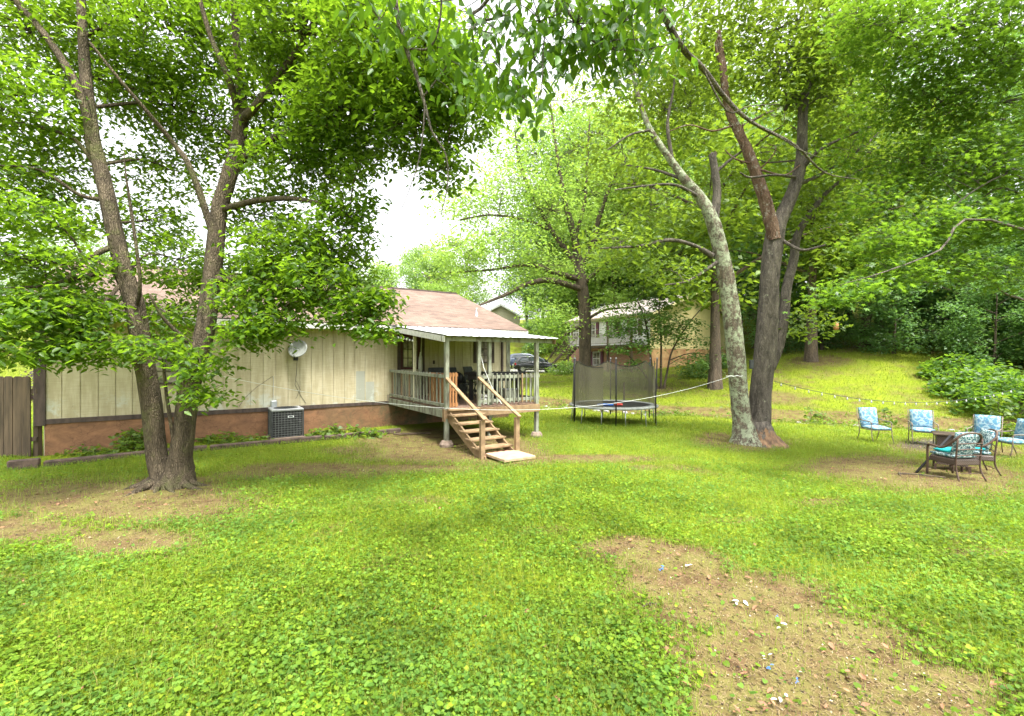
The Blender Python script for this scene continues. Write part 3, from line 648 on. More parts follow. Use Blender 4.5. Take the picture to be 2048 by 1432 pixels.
treeB = hero('lichen_tree', (at(1505, 885, YB)[0], YB, zB), wb, M['bark_dark'], cl, M['leaf_b'], 'old double-trunk tree with lichen and a long dead limb at the middle right lawn',
     k=8, spread=.2, size=.15, T=T_OV, seed=31, flat=.55, droop=.4, twigs=.3)
wl.build('lichen_trunk', M['bark_lichen'], treeB); o = wd.build('dead_limb', M['dead'], treeB)
o['label'] = 'bare reddish dead limb with its bark gone'
# bark gone at the foot: a thin shell of bare wood round the front of the trunk
sh = Wood(9); plimb(sh, [(1519,893,97),(1517,868,65),(1517,848,54),(1519,838,44)], YB-.03, 18, rough=.05, flare=.3)
bm_ = simple('bare_orange_wood', (.24, .145, .08), (.07, .045, .03), 7, (1, 1, .15), .9, .8); nt = bm_.node_tree; b_ = nt.nodes['Principled BSDF']
src = b_.inputs['Base Color'].links[0].from_socket; sx = nt.nodes.new('ShaderNodeSeparateXYZ'); nt.links.new(coords(nt), sx.inputs[0])
ml = N(nt, 'Math', operation='MULTIPLY_ADD'); nt.links.new(sx.outputs[2], ml.inputs[0]); ml.inputs[1].default_value = 1.0; nt.links.new(noise(nt, coords(nt, (1, 1, .5)), 6, 6, .7), ml.inputs[2])
fr_ = ramp(nt, [(.86, (0,)*3), (.93, (1,)*3)], ml.outputs[0]); ad_ = noise(nt, coords(nt, (1, 1, .25)), 12, 6, .7); dk = ramp(nt, [(.4, (.05, .043, .037)), (.6, (.17, .145, .12))], ad_)
nt.links.new(mix(nt, fr_.outputs[0], src, dk.outputs[0]), b_.inputs['Base Color'])
o = sh.build('bare_wood', bm_, treeB)

# ------------------------------------------------------------ overhanging tree whose trunk stands behind the photographer
wf = Wood(5)
wf.limb([(2.4,-3.2,-.1),(2.3,-3.1,1.5),(2.0,-2.8,3.2),(1.6,-2.0,4.4),(1.0,-.6,5.2),(.6,.8,5.7),(.3,2.0,5.9)], [.26,.2,.17,.13,.1,.08,.05], 12)
wf.limb([(1.6,-2.0,4.4),(1.8,-.6,5.2),(1.9,1.4,5.6),at(1290,-60,4.2),at(1314,0,4.4),at(1364,95,4.6),at(1404,135,4.8),at(1454,200,5),at(1504,245,5.1),at(1589,290,5.3),at(1649,345,5.5),at(1719,359,5.6)], [.09,.075,.06,.038,.034,.03,.028,.024,.02,.015,.009,.004], 8)
wf.limb([at(1404,135,4.8),at(1454,222,4.9),at(1500,212,5),at(1560,208,5.1)], [.012,.009,.006,.003], 6)
wf.limb([at(1504,245,5.1),at(1560,275,5.1),at(1600,300,5.2),at(1640,315,5.2)], [.01,.008,.006,.003], 6)
wf.limb([(.3,2.0,5.9),at(780,-120,4.0),at(790,0,4.1),at(810,90,4.15),at(832,150,4.2),at(850,210,4.2),at(865,265,4.2),at(892,310,4.2),at(895,370,4.2),at(882,430,4.2)], [.05,.03,.026,.022,.018,.014,.01,.007,.005,.003], 8)
wf.limb([at(850,215,4.2),at(842,300,4.15),at(822,370,4.1),at(790,440,4.05),at(742,466,4)], [.009,.006,.004,.003,.002], 6)
wf.limb([at(820,98,4.15),at(860,95,4.1),at(880,40,4.05),at(885,-60,4)], [.012,.01,.009,.008], 6)
wf.limb([(.3,2.0,5.9),at(1080,-80,3.8),at(1120,0,3.9),at(1165,60,3.95),at(1210,95,4),at(1290,100,4.1),at(1350,85,4.2)], [.05,.02,.016,.012,.01,.007,.003], 8)
wf.limb([(.3,2.0,5.9),at(1000,-60,3.7),at(940,35,3.8),at(1010,30,3.9),at(1060,-20,4)], [.04,.018,.012,.008,.004], 7)
wf.limb([at(1120,0,3.9),at(1090,70,3.8),at(1085,150,3.75),at(1080,210,3.7)], [.008,.006,.004,.002], 6)
cl = []
for t in ((1080,40,3.9,70,50,.35,24),(1150,40,4,80,45,.4,34),(1240,50,4.1,80,45,.4,34),(1190,100,4,90,30,.35,26),(1280,110,4.1,70,25,.3,16),(1070,120,3.8,40,50,.25,15),(1050,200,3.7,35,45,.2,10),(960,60,3.9,70,60,.4,24),(900,120,4,50,50,.3,14),
          (990,130,3.8,50,40,.3,12),(1340,30,4.3,60,30,.3,10),(820,60,4.1,50,50,.3,10),(760,40,4.1,60,50,.4,16),(1000,-50,3.9,260,40,.5,30),(1250,-50,4,160,40,.5,20),(1020,160,4.2,40,40,.3,10)):
    cl.append(pxc(*t))
hero('overhanging_tree', (2.4, -3.2, 0), wf, M['bark_dark'], cl, M['leaf_front'], 'thin bare branches and broad leaves hanging in at the top centre from a near tree',
     k=5, spread=.09, size=.11, T=T_OV, seed=41, flat=.5, droop=1.1, twigs=.6, flatz=.7)

# ------------------------------------------------------------ maple whose trunk stands beyond the right edge
wm = Wood(6)
zm = gz1(13.4, 8.5)
wm.limb([(13.4,8.5,zm-.1),(13.3,8.5,2),(13.1,8.5,4),(12.9,8.6,6),(12.6,8.7,8.5),(12.4,8.8,11)], [.4,.3,.27,.23,.18,.1], 14, flare=.4)
for L in ([(13.2,8.5,3.4),at(2048,360,9.4),at(2010,350,9.2),at(1950,380,9),at(1900,420,8.8),at(1850,470,8.6)], [(13.0,8.5,4.6),at(2048,120,9.4),at(1990,125,9.2),at(1920,60,9),at(1800,45,8.8),at(1690,60,8.6)],
          [(13.2,8.5,3.0),at(2048,390,9.6),at(1960,400,9.6),at(1890,460,9.8),at(1830,480,10)], [(13.0,8.5,5.2),at(2048,20,9),at(1900,0,9.2),at(1780,-40,9.4)], [(13.3,8.5,2.6),at(2048,600,10),at(1980,560,9.8),at(1900,540,9.4),at(1800,540,9),at(1700,560,8.6)],
          [(13.1,8.5,4),at(2048,260,10),at(1980,240,10.2),at(1880,230,10.6),at(1780,260,11)], [(13.2,8.5,3.2),at(1980,440,8.4),at(1880,500,8),at(1780,540,7.8),at(1680,570,7.6)]):
    wm.limb(L, np.linspace(.03, .005, len(L)), 8)
cl = []
for t in ((2020,60,9,110,90,1,260),(1900,60,9,110,80,1,260),(1790,70,8.8,90,70,.9,190),(1720,30,8.8,70,60,.8,110),(2000,190,9.4,110,80,1,260),(1880,200,9.6,100,70,1,230),(1780,190,10,80,60,.9,130),
          (2010,310,9.4,90,60,1,210),(1900,320,9.4,100,60,.9,200),(1800,330,9.8,70,50,.8,110),(2030,430,9.2,80,60,.9,170),(1930,440,9.2,90,45,.8,170),(1840,450,9,80,40,.7,140),(1770,480,8.6,70,35,.6,110),
          (2020,540,9.4,70,40,.8,90),(1900,530,9,80,30,.6,100),(1790,540,8.4,70,25,.5,90),(1710,570,8,60,20,.4,60),(1660,590,7.8,40,12,.3,26),(1750,400,9.4,60,40,.7,70),(1700,300,10,50,50,.7,40),(1960,-80,9,250,80,1.5,250)):
    cl.append(pxc(*t))
hero('maple_tree', (13.4, 8.5, zm), wm, M['bark_dark'], cl, M['leaf_maple'], 'maple reaching in from the right edge with layered sprays of star-shaped leaves',
     k=8, spread=.16, size=.12, T=T_MA, seed=51, flat=.5, droop=.35, twigs=.3, flatz=.35)

# ------------------------------------------------------------ spreading tree behind the trampoline
YC = 33.0; xC = at(1166, 760, YC)[0]; zC = gz1(xC, YC)
wc = Wood(7)
plimb(wc, [(1168,775,34),(1168,755,27),(1170,700,24),(1171,650,24),(1168,600,23),(1162,560,23),(1158,535,20),(1150,480,15),(1135,420,12),(1120,350,8),(1110,280,5),(1100,200,3)], YC, 14, flare=.5)
for L in ([(1166,580,14),(1130,568,12,32),(1090,560,11,31),(1050,570,9,30),(1010,590,7,29),(960,610,4,28)], [(1162,560,12),(1110,545,10,32),(1060,530,8,31),(980,540,5,30),(900,545,3,29)], [(1160,540,14),(1185,490,12),(1200,430,10),(1230,350,7),(1270,290,4)],
          [(1155,530,12),(1110,470,10,33),(1070,400,8),(1040,330,6),(1030,260,3)], [(1165,570,10),(1220,520,8,32),(1270,500,6,31),(1340,490,4,30)], [(1150,480,8),(1170,400,7),(1175,320,5),(1180,230,3)], [(1180,500,8),(1240,440,6,34),(1290,400,4,34)],
          [(1166,650,10),(1135,665,8,32),(1115,690,6,31.5),(1100,715,4,31)], [(1100,460,7,33),(1050,440,5,32),(980,430,4,31),(920,440,3,30)], [(1172,640,7),(1210,620,5,32),(1260,615,3,31)]):
    plimb(wc, L, YC, 7, rough=.08)
cl = []
for t in ((1000,480,30,90,45,2.5,90),(930,500,29,80,45,2.2,90),(900,550,29,50,30,2,25),(1000,560,29,60,20,1.4,22),(1110,630,30,45,35,1.6,60),(1070,530,31,80,36,2.2,80),(1100,420,32,100,60,3,110),(1010,370,31,90,50,2.6,90),(920,400,30,60,40,2,50),
          (1080,310,33,100,60,3,100),(1180,380,33,100,60,3,90),(1200,270,34,100,60,3,90),(1280,340,33,80,60,2.6,80),(1300,440,32,80,50,2.5,80),(1240,520,31,80,40,2.2,80),(1235,600,31,50,35,2,45),(1140,200,34,100,50,3,80),(1040,230,34,80,50,2.5,50),
          (1105,670,31,38,35,1.5,40),(1280,230,34,80,60,2.5,60),(1090,490,34,110,60,2,90),(1240,420,35,90,60,2,70),(960,420,33,70,60,2,60),(1000,300,34,60,50,2,40),(1150,300,35,120,90,2.5,110),(1060,380,34,90,70,2.5,100)):
    t = list(t); t[6] = int(t[6]*1.9); cl.append(pxc(*t))
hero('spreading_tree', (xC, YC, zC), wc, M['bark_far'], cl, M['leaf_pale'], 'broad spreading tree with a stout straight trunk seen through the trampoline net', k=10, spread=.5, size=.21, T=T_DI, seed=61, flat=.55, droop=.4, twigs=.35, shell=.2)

# small many-stemmed tree in front of the neighbour's house
YD = 28.0; xD = at(1320, 780, YD)[0]; zD = gz1(xD, YD)
wq = Wood(8)
for L in ([(1316,785,6),(1305,740,5),(1298,690,4.5),(1290,640,4),(1275,600,3)], [(1322,784,6),(1322,730,5),(1322,680,4),(1318,620,3),(1325,575,2)], [(1326,784,6),(1335,740,4.5),(1345,700,4),(1375,650,3),(1400,620,2)], [(1310,782,5),(1290,750,4),(1265,720,3),(1240,690,2)]):
    plimb(wq, L, YD, 6)
cl = [pxc(*t) for t in ((1250,640,28,45,18,1.2,60),(1300,640,27,60,25,1,60),(1360,650,27.5,50,22,1,50),(1300,610,28,50,20,1.3,60),(1350,640,28,45,18,1.2,35),(1260,690,27.5,45,16,1.2,50),(1320,670,27.5,55,18,1.2,65),(1390,680,28,40,14,1.2,26),(1240,660,28,35,14,1,35),(1420,710,28,35,12,1,20),(1380,720,27.8,35,14,1,30),(1290,580,28,35,15,1,30),(1340,590,28,35,15,1,30),(1270,725,27.5,30,12,1,25))]
hero('small_tree', (xD, YD, zD), wq, M['bark_far'], cl, M['leaf_far'], 'small tree of several thin stems in front of the yellow-sided house', k=10, spread=.3, size=.2, T=T_DI, seed=71, flat=.35, droop=.3, twigs=.3, flatz=.3)

# ------------------------------------------------------------ wood: prototype trees and their copies
def proto(seed, H, Rc, name, leafm, nlimb=9, ncl=34, per=38, size=.26, thick=.22, low=.25, k=9):
    r = np.random.default_rng(seed); wd_ = Wood(seed)
    lean = r.normal(0, .04, 2); P = [(lean[0]*h, lean[1]*h, h-.2) for h in np.linspace(0, H*.85, 6)]
    wd_.limb(P, np.linspace(thick, .03, 6), 9, flare=.5)
    for i in range(nlimb):
        h = H*(low+(.8-low)*i/nlimb); a = i*2.4+r.uniform(-.4, .4); L = Rc*(1-.5*(h/H-low))*r.uniform(.7, 1.05); s = np.array((lean[0]*h, lean[1]*h, h))
        d = np.array((math.cos(a), math.sin(a), 0)); wd_.limb([s, s+d*L*.35+np.array((0,0,L*.2)), s+d*L*.7+np.array((0,0,L*.36)), s+d*L+np.array((0,0,L*.4))], [thick*.4, thick*.28, thick*.16, .02], 6)
    cl = []
    for i in range(ncl):
        a = r.uniform(0, 6.28); t = (i+.5)/ncl; h = H*(low+(1-low)*t); rr = Rc*math.sqrt(max(.05, math.sin(math.pi*min(1, .12+t*.83))))*r.uniform(.25, .85)
        cl.append(((rr*math.cos(a), rr*math.sin(a), h), (Rc*.34*r.uniform(.7, 1.2), Rc*.34*r.uniform(.7, 1.2), Rc*.22*r.uniform(.7, 1.2)), per))
    return hero(name, (0, 0, 0), wd_, M['bark_far'], cl, leafm, 'x', 'tree', None, k=k, spread=Rc*.07, size=size, T=T_DI, seed=seed, flat=.6, droop=.4, twigs=.04, shell=.25)
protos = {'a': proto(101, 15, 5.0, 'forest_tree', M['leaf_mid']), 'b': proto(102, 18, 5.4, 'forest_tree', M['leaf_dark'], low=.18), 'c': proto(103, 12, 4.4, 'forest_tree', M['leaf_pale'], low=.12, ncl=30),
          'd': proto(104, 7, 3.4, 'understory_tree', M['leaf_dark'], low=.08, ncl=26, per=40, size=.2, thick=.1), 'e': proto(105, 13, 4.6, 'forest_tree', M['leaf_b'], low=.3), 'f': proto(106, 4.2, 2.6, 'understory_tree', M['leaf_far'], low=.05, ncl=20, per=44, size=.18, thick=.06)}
used = set()
GR = {'right': ('leafy tree in the dark wood on the slope behind the right lawn', 'trees of the wood on the right slope'), 'back': ('tall leafy tree in the wood far behind the neighbouring house', 'trees of the wood behind the houses'),
      'left': ('tree beyond the brown-roofed house, glimpsed through the twin-trunk tree', 'trees beyond the brown-roofed house'), 'pale': ('pale green tree far off below the gap of open sky', 'pale far trees below the open sky'),
      'under': ('low dark undergrowth tree at the shady edge of the wood on the right', 'undergrowth along the edge of the wood')}
def put(kind, x, y, s, grp, rz=None, label=None, sz=None):
    p = protos[kind]; o = p if kind not in used else copy_tree(p); used.add(kind)
    o.location = (x, y, gz1(x, y)-.05); o.rotation_euler = (0, 0, random.uniform(0, 6.28) if rz is None else rz); o.scale = (s, s, sz or s)
    l, g = GR[grp]; o['label'] = label or l; o['group'] = g
    if label: del o['group']
    return o
# named ones that stand out
put('e', *at(1622, 710, 31)[:2], 1.5, 'right', label='grey-trunked tree with mulch at its foot, right of the lichen tree at the wood edge')
put('b', *at(1728, 697, 34)[:2], 1.3, 'right', label='twin pale trunk tree standing at the top of the lawn before the dark wood')
put('e', *at(1430, 700, 27)[:2], 1.55, 'right', label='slim tree right behind the lichen-covered trunk, close to the yellow-sided house')
def woodland(name, label, items):
    VV = []; FF = []; MI = []; nb = 0; mats = []
    for (x, y, k_, s) in items:
        z = gz1(x, y)-.05; a = random.uniform(0, 6.28); ca, sa = math.cos(a)*s, math.sin(a)*s
        for ch in protos[k_].children:
            me = ch.data; V = np.zeros(len(me.vertices)*3); me.vertices.foreach_get('co', V); V = V.reshape(-1, 3)
            if ch.name.startswith('trunk'):
                q = np.zeros(len(me.polygons), int); me.polygons.foreach_get('loop_total', q)
            F = [tuple(p.vertices) if len(p.vertices) == 4 else tuple(p.vertices)+(p.vertices[-1],) for p in me.polygons] if ch.name.startswith('trunk') else None
            if F is None: F = np.zeros(len(me.polygons)*4, int); me.loops.foreach_get('vertex_index', F); F = F.reshape(-1, 4)
            else: F = np.array([f for f in F if f[2] != f[3]])
            m_ = me.materials[0]
            if m_ not in mats: mats.append(m_)
            VV.append(np.stack([V[:, 0]*ca-V[:, 1]*sa+x, V[:, 0]*sa+V[:, 1]*ca+y, V[:, 2]*s+z], 1)); FF.append(F+nb); MI.append(np.full(len(F), mats.index(m_))); nb += len(V)
    o = npmesh(name, np.vstack(VV), np.vstack(FF)); 
    for m_ in mats: o.data.materials.append(m_)
    o.data.polygons.foreach_set('material_index', np.concatenate(MI).astype(np.int32)); tag(o, label, 'wood', kind='stuff'); return o
woodland('dark_wood', 'dense dark green wood filling the slope behind the right lawn', ((29.6,40,'a',1.25),(22,40,'b',1.1),(28,42,'a',1.2),(33,38,'b',1.1),(37,33,'b',1.1),(31,31,'d',1.2),(34,27,'b',.95),(40,27,'a',1.2),(29,36,'e',1.1),(42,38,'b',1.3),(36,46,'a',1.3),(25,50,'e',1.2),(47,30,'b',1.2),(38,22,'e',1.1),(44,20,'b',1.2),
                      (33,20,'a',.9),(19,47,'a',1.2),(29,55,'b',1.4),(50,42,'a',1.4),(38,16,'b',1),(46,13,'a',1.1),(24,45,'a',1.1),(34,23,'d',1),(33,30,'d',1.2),(37,26,'d',1.3),(36,19,'d',1)))
for (x, y, s) in ((26,31,1.),(29,29,1.1),(31,26,1),(29.5,33,1.1),(27,25.5,.75),(24.5,36,1),(30,21.5,.9),(22.5,38,.9)): put('d', x, y, s, 'under')
woodland('far_wood', 'tall green wood rising behind the neighbouring house and the spreading tree', ((5,72,'a',1.05),(11,68,'e',1.2),(17,66,'b',1.4),(22,62,'a',1.6),(3,88,'b',1.2),(12,84,'a',1.5),(22,78,'b',1.6),(32,74,'a',1.6),(42,66,'b',1.5),(8,60,'c',1.1),(14,62,'a',1.0),(52,58,'a',1.5),(19,56,'a',1.3),
   (10,62,'b',1.7),(15.5,60,'a',2.0),(7,72,'b',1.9),(12.5,54,'c',2.0),(8,57,'c',1.75),(17,57,'b',1.5),(23,52,'b',1.45),(28,60,'b',1.6),(9,66,'b',1.5),(9,72,'c',1.5)))
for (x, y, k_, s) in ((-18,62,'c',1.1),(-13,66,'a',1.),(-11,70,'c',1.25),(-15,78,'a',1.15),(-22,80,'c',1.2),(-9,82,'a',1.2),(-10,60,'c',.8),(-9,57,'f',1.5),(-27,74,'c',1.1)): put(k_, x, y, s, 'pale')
for (x, y, k_, s) in ((-26,46,'a',.8),(-34,52,'c',.8),(-40,44,'a',.85),(-48,50,'e',.9),(-32,66,'b',.8),(-58,56,'a',1),(-44,66,'c',1),(-22,52,'c',.75),(-66,44,'b',.9)): put(k_, x, y, s, 'left')
put('f', 3.3, 55, 1.0, 'back', label='thin young tree on the sunny slope behind the parked cars')

# ------------------------------------------------------------ bushes
def bush(name, x, y, rx, ry, h, n, leafm, size, label, T=T_WIDE, k=8, cat='bush', group=None, seed=0, droop=.2, stems=7):
    z = gz1(x, y); wo = Wood(seed+200); r = np.random.default_rng(seed+9)
    for i in range(stems):
        a = r.uniform(0, 6.28); q = r.uniform(.2, .8)
        wo.limb([(x+r.normal(0, .05), y+r.normal(0, .05), z-.03), (x+rx*.5*q*math.cos(a), y+ry*.5*q*math.sin(a), z+h*.45), (x+rx*q*math.cos(a), y+ry*q*math.sin(a), z+h*.8)], [.02*h+.004, .012*h+.003, .004], 5, 3)
    root = empty(name, (x, y, z), 0, label, cat, group); V = []; 
    C = in_ell((x, y, z+h*.35), (rx, ry, h*.65), n, r, .5); C[:, 2] += h*.12*np.sin(C[:, 0]*3.1)*np.cos(C[:, 1]*2.7); C = C[C[:, 2] > z]
    V, F = leafgeo(spray(C, k, size*1.3, r), size, T, r, .6, droop)
    wo.build('stems', M['twig'], root); npmesh('foliage', V-np.array(root.location), F, leafm, root); return root
bush('vine_bush', *at(1965,735,22)[:2], 2.1, 1.7, 1.5, 420, M['leaf_maple'], .2, 'big mound of bright broad-leaved vines at the right edge of the far lawn', seed=1)
bush('vine_bush', *at(2040,745,19)[:2], 2.4, 1.8, 1.6, 450, M['leaf_maple'], .18, 'leafy vine mound running out of the picture at the far right', seed=2)
bush('vine_bush', *at(1915,722,25)[:2], 1.7, 1.4, 1.3, 280, M['leaf_maple'], .2, 'vine mound nearest the wood, behind the brighter mound on the right', seed=3)
bush('vine_bush', *at(2010,660,27)[:2], 3, 2.2, 3.4, 600, M['leaf_far'], .24, 'tall tangle of vines climbing in front of the dark wood at far right', seed=4)
bush('low_bush', *at(2020,838,15.5)[:2], 1.5, .6, .5, 160, M['leaf_b'], .13, 'low leafy clump on the ditch bank behind the rightmost blue-cushioned chair', seed=5)
bush('low_bush', *at(1330,836,19.5)[:2], 1.2, .4, .25, 60, M['leaf_b'], .1, 'low weeds on the ditch bank just right of the trampoline', seed=6)
bush('low_bush', *at(1400,735,31)[:2], 1.5, .8, 1.0, 150, M['leaf_far'], .16, 'shrub at the foot of the yellow-sided wall', seed=7)
bush('low_bush', *at(1430,722,34)[:2], 1.3, .8, 1.3, 150, M['leaf_dark'], .16, 'darker shrub at the right end of the yellow-sided wall', seed=8)
bush('flower_bush', *at(1140,745,40)[:2], 1.9, 1.1, 1.2, 240, M['leaf_pale'], .16, 'pale low bush between the black car and the outside stairs', seed=9)
bush('purple_bush', *at(62,752,22)[:2], 1.0, .8, 1.5, 140, M['leaf_purple'], .12, 'dark purple shrub showing above the wooden fence', seed=10)
bush('foundation_weeds', *at(690,866,12.4)[:2], 1.0, .35, .28, 120, M['leaf_b'], .1, 'leafy weeds against the foundation right of the air conditioner', cat='weeds', seed=11, T=T_HEART, stems=4)
bush('foundation_weeds', *at(470,880,11.6)[:2], .9, .3, .22, 80, M['leaf_b'], .09, 'low weeds behind the timber edging left of the air conditioner', cat='weeds', seed=12, T=T_HEART, stems=4)
bush('foundation_weeds', *at(275,890,10.6)[:2], .45, .25, .5, 60, M['leaf_b'], .09, 'knee-high weed at the foundation behind the left trunk', cat='weeds', seed=13, T=T_HEART, stems=4)
bush('foundation_weeds', *at(205,905,10.1)[:2], .7, .25, .18, 50, M['leaf_b'], .08, 'scattered weeds at the foundation near the house corner', cat='weeds', seed=14, T=T_HEART, stems=4)
def sapling(px, py, Y, h, label, seed, n=16, size=.16):
    p = at(px, py, Y); x, y = p[0], Y; z = gz1(x, y); wo = Wood(seed); r = np.random.default_rng(seed)
    root = empty('sapling', (x, y, z), 0, label, 'sapling'); S = np.array([(x+.04*math.sin(t*5), y, z-.03+h*t) for t in np.linspace(0, 1, 7)]); wo.limb(S, np.linspace(.014, .004, 7), 6)
    C = []
    for i in range(n):
        t = .25+.75*i/n; a = i*2.4; l = .3*(1.1-t)+.08; b = np.array((x, y, z+h*t)); e = b+np.array((math.cos(a)*l, math.sin(a)*l, .05)); wo.limb([b, (b+e)/2+np.array((0,0,.02)), e], [.005, .004, .002], 4, 2); C.append(e)
    V, F = leafgeo(spray(np.array(C), 6, .07, r), size, T_WIDE, r, .5, .4); wo.build('stem', M['twig'], root); npmesh('foliage', V-np.array(root.location), F, M['leaf_b'], root)
sapling(1998, 852, 15.6, 1.45, 'thin leafy sapling rising behind the right blue-cushioned chairs', 301)
sapling(1622, 838, 19, .9, 'small feathery sapling on the ditch bank right of the lichen tree', 302, 10)
sapling(1770, 850, 17.5, .8, 'short sapling right behind the leftmost blue-cushioned chair', 303, 8)
# ------------------------------------------------------------ house (local x along the wall, local y away from the viewer)
HX, HY, HR = -3.853, 14.37, R(34)
ur = np.array((math.cos(HR), math.sin(HR))); 
def hw(s, n): return np.array((HX+ur[0]*s+ur[1]*n, HY+ur[1]*s-ur[0]*n))   # wall distance s, n metres in front of the wall
house = empty('house', (HX, HY, 0), HR, 'low house with cream grooved siding, orange-brown foundation and brown shingle roof', 'house')
SL, SR, DP = -7.8, 4.52, 10.78
def grooved(x0, x1, y, z0, z1, sgn=-1, skip=()):
    mb = MB(); x = x0; pitch = .305
    while x < x1-.01:
        e = min(x+pitch, x1)
        segs = [(z0, z1)]
        mb.box(x+.009, e-.009, y, y+.02*-sgn, z0, z1)
        mb.box(x-.0088, x+.0088, y+.016*-sgn, y+.03*-sgn, z0, z1) if x > x0 else None
        x = e
    return mb
grooved(SL, SR, 0, .79, 3.12).build('siding', M['siding'], house)
mb = MB(); mb.box(SL+.01, SR-.01, .03, .16, -.3, 3.1); mb.box(SL+.01, SR-.01, DP-.12, DP, -.3, 3.1); mb.box(SL+.01, SL+.13, .16, DP-.12, -.3, 3.1); mb.box(SR-.13, SR-.01, .16, DP-.12, -.3, 3.1)
mb.build('wall', M['cream'], house)
mb = MB()
for i in range(36): mb.box(SR-.008, SR+.012, .01+i*.3, .3+i*.3, .79, 3.12)
for xx in (SL, SR): mb.prism([(0.03, 3.1), (DP, 3.1), (DP/2, 4.98)], xx-.06, xx+.06, 'yz')
mb.build('gable_wall', M['siding'], house)
MB().box(SL+.03, SR-.03, -.01, .03, -.3, .70).build('foundation', M['found'], house)
mb = MB(); mb.box(SL-.005, -1.9, -.035, .02, .69, .80, .004); mb.box(-1.9, SR, -.028, .02, .70, .795, .004); mb.build('skirt_board', M['trim'], house)
mb = MB(); mb.box(SL-.14, SL+.05, -.045, .1, .66, 3.1, .004); mb.build('corner_board', M['trim'], house)
MB().box(SR-.13, SR+.03, -.03, .05, .79, 3.08, .004).build('corner_board', M['greenwood'], house)
# roof: shingle courses as real overlapping strips
EV, RG, EZ, RZ = -.5, DP/2, 3.145, 5.21
pitch = math.atan2(RZ-EZ, RG-EV); SLn = math.hypot(RZ-EZ, RG-EV)
mb = MB(); r0 = np.random.default_rng(3)
ca_, sa_ = math.cos(pitch), math.sin(pitch)
for side in (1, -1):
    nc = int(SLn/.14)+1
    for i in range(nc):
        t = i*.14; c = t+.085
        for (xa, xb) in ((SL-.55, -2), (-2, SR+.52)):
            yy = EV+c*ca_ ; zz = EZ+c*sa_+.012
            if side < 0: yy = DP-yy
            ax = ((1,0,0), (0, ca_*side, sa_), (0, -sa_*side, ca_))
            tl = -.045; a1 = np.array(ax[1])*math.cos(tl)+np.array(ax[2])*math.sin(tl); a2 = -np.array(ax[1])*math.sin(tl)+np.array(ax[2])*math.cos(tl)
            mb.obox(((xa+xb)/2, yy, zz), (xb-xa+r0.uniform(-.004, .004), .17, .007), ((1,0,0), a1, a2))
mb.build('shingle_roof', M['shingle'], house)
mb = MB()
for side in (1, -1):
    L = SLn; c = L/2; yy = EV+c*ca_; yy = yy if side > 0 else DP-yy
    mb.obox(((SL+SR)/2-.015, yy, EZ+c*sa_-.035), (SR-SL+1.05, L-.01, .05), ((1,0,0), (0, ca_*side, sa_), (0, -sa_*side, ca_)))
mb.build('roof_deck', M['trim'], house)
mb = MB(); 
for side in (1, -1):
    yy = EV-.012 if side > 0 else DP-EV+.012
    mb.box(SL-.53, SR+.5, yy-.012, yy+.012, EZ-.17, EZ-.012)
mb.box(SL-.5, SR+.48, EV+.02, -.002, EZ-.06, EZ-.035)
mb.build('fascia', M['white_wood'], house)
mb = MB()
for xx in (SR+.505,):
    for side in (1, -1):
        c = SLn/2; yy = EV+c*ca_; yy = yy if side > 0 else DP-yy
        mb.obox((xx, yy, EZ+c*sa_-.1), (.025, SLn, .16), ((1,0,0), (0, ca_*side, sa_), (0, -sa_*side, ca_)))
mb.build('rake_board', M['trim'], house)
mb = MB()
for side in (1, -1): mb.obox(((SL+SR)/2, RG-.09*side, RZ+.005), (SR-SL+1.08, .24, .012), ((1,0,0), (0, ca_*side, sa_), (0, -sa_*side, ca_)))
mb.build('ridge_cap', M['trim'], house)
# vent pipe (near right end)
vp = MB(); vp.lathe((3.9, 1.35, 3.75), [(.12, -.02), (.11, .02), (.04, .07), (.035, .3), (.035, .33)], 12); vp.build('vent_pipe', M['chrome'], house, True)
# windows
def window(par, x0, x1, z0, z1, y, cols, rows, framem, shut=0, curt=False, gm=None):
    f = MB(); t = .05; yo = y-.04
    f.box(x0-t, x0, yo, y+.01, z0-t, z1+t); f.box(x1, x1+t, yo, y+.01, z0-t, z1+t); f.box(x0, x1, yo, y+.01, z1, z1+t); f.box(x0, x1, yo-.015, y+.01, z0-t, z0)
    w_ = f.build('window', framem, par)
    MB().box(x0, x1, y-.012, y-.004, z0, z1).build('pane', gm or M['glass'], w_)
    g = MB()
    for i in range(1, cols): xx = x0+(x1-x0)*i/cols; g.box(xx-.009, xx+.009, yo+.008, y-.014, z0, z1)
    for j in range(1, rows): zz = z0+(z1-z0)*j/rows; g.box(x0, x1, yo+.010, y-.016, zz-.009, zz+.009)
    zz = (z0+z1)/2; g.box(x0, x1, yo+.004, y-.015, zz-.022, zz+.022)
    g.build('muntins', M['trim'] if framem != M['white'] else M['white'], w_)
    if shut:
        for sx_ in (x0-t-shut-.01, x1+t+.01):
            s_ = MB(); s_.box(sx_, sx_+shut, y-.03, y-.002, z0-t, z1+t, .004)
            nsl = int((z1-z0)/.07)
            for q in range(nsl): zq = z0+(q+.5)*(z1-z0)/nsl; s_.obox((sx_+shut/2, y-.034, zq), (shut-.06, .012, .045), ((1,0,0), (0, .9, .4), (0, -.4, .9)))
            s_.build('shutter', M['maroon'] if framem == M['white'] else M['trim'], par)
window(house, 3.24, 3.62, 2.02, 2.93, 0, 2, 4, M['trim'], .18)
window(house, -5.95, -5.35, 1.55, 2.65, 0, 2, 4, M['trim'], 0)
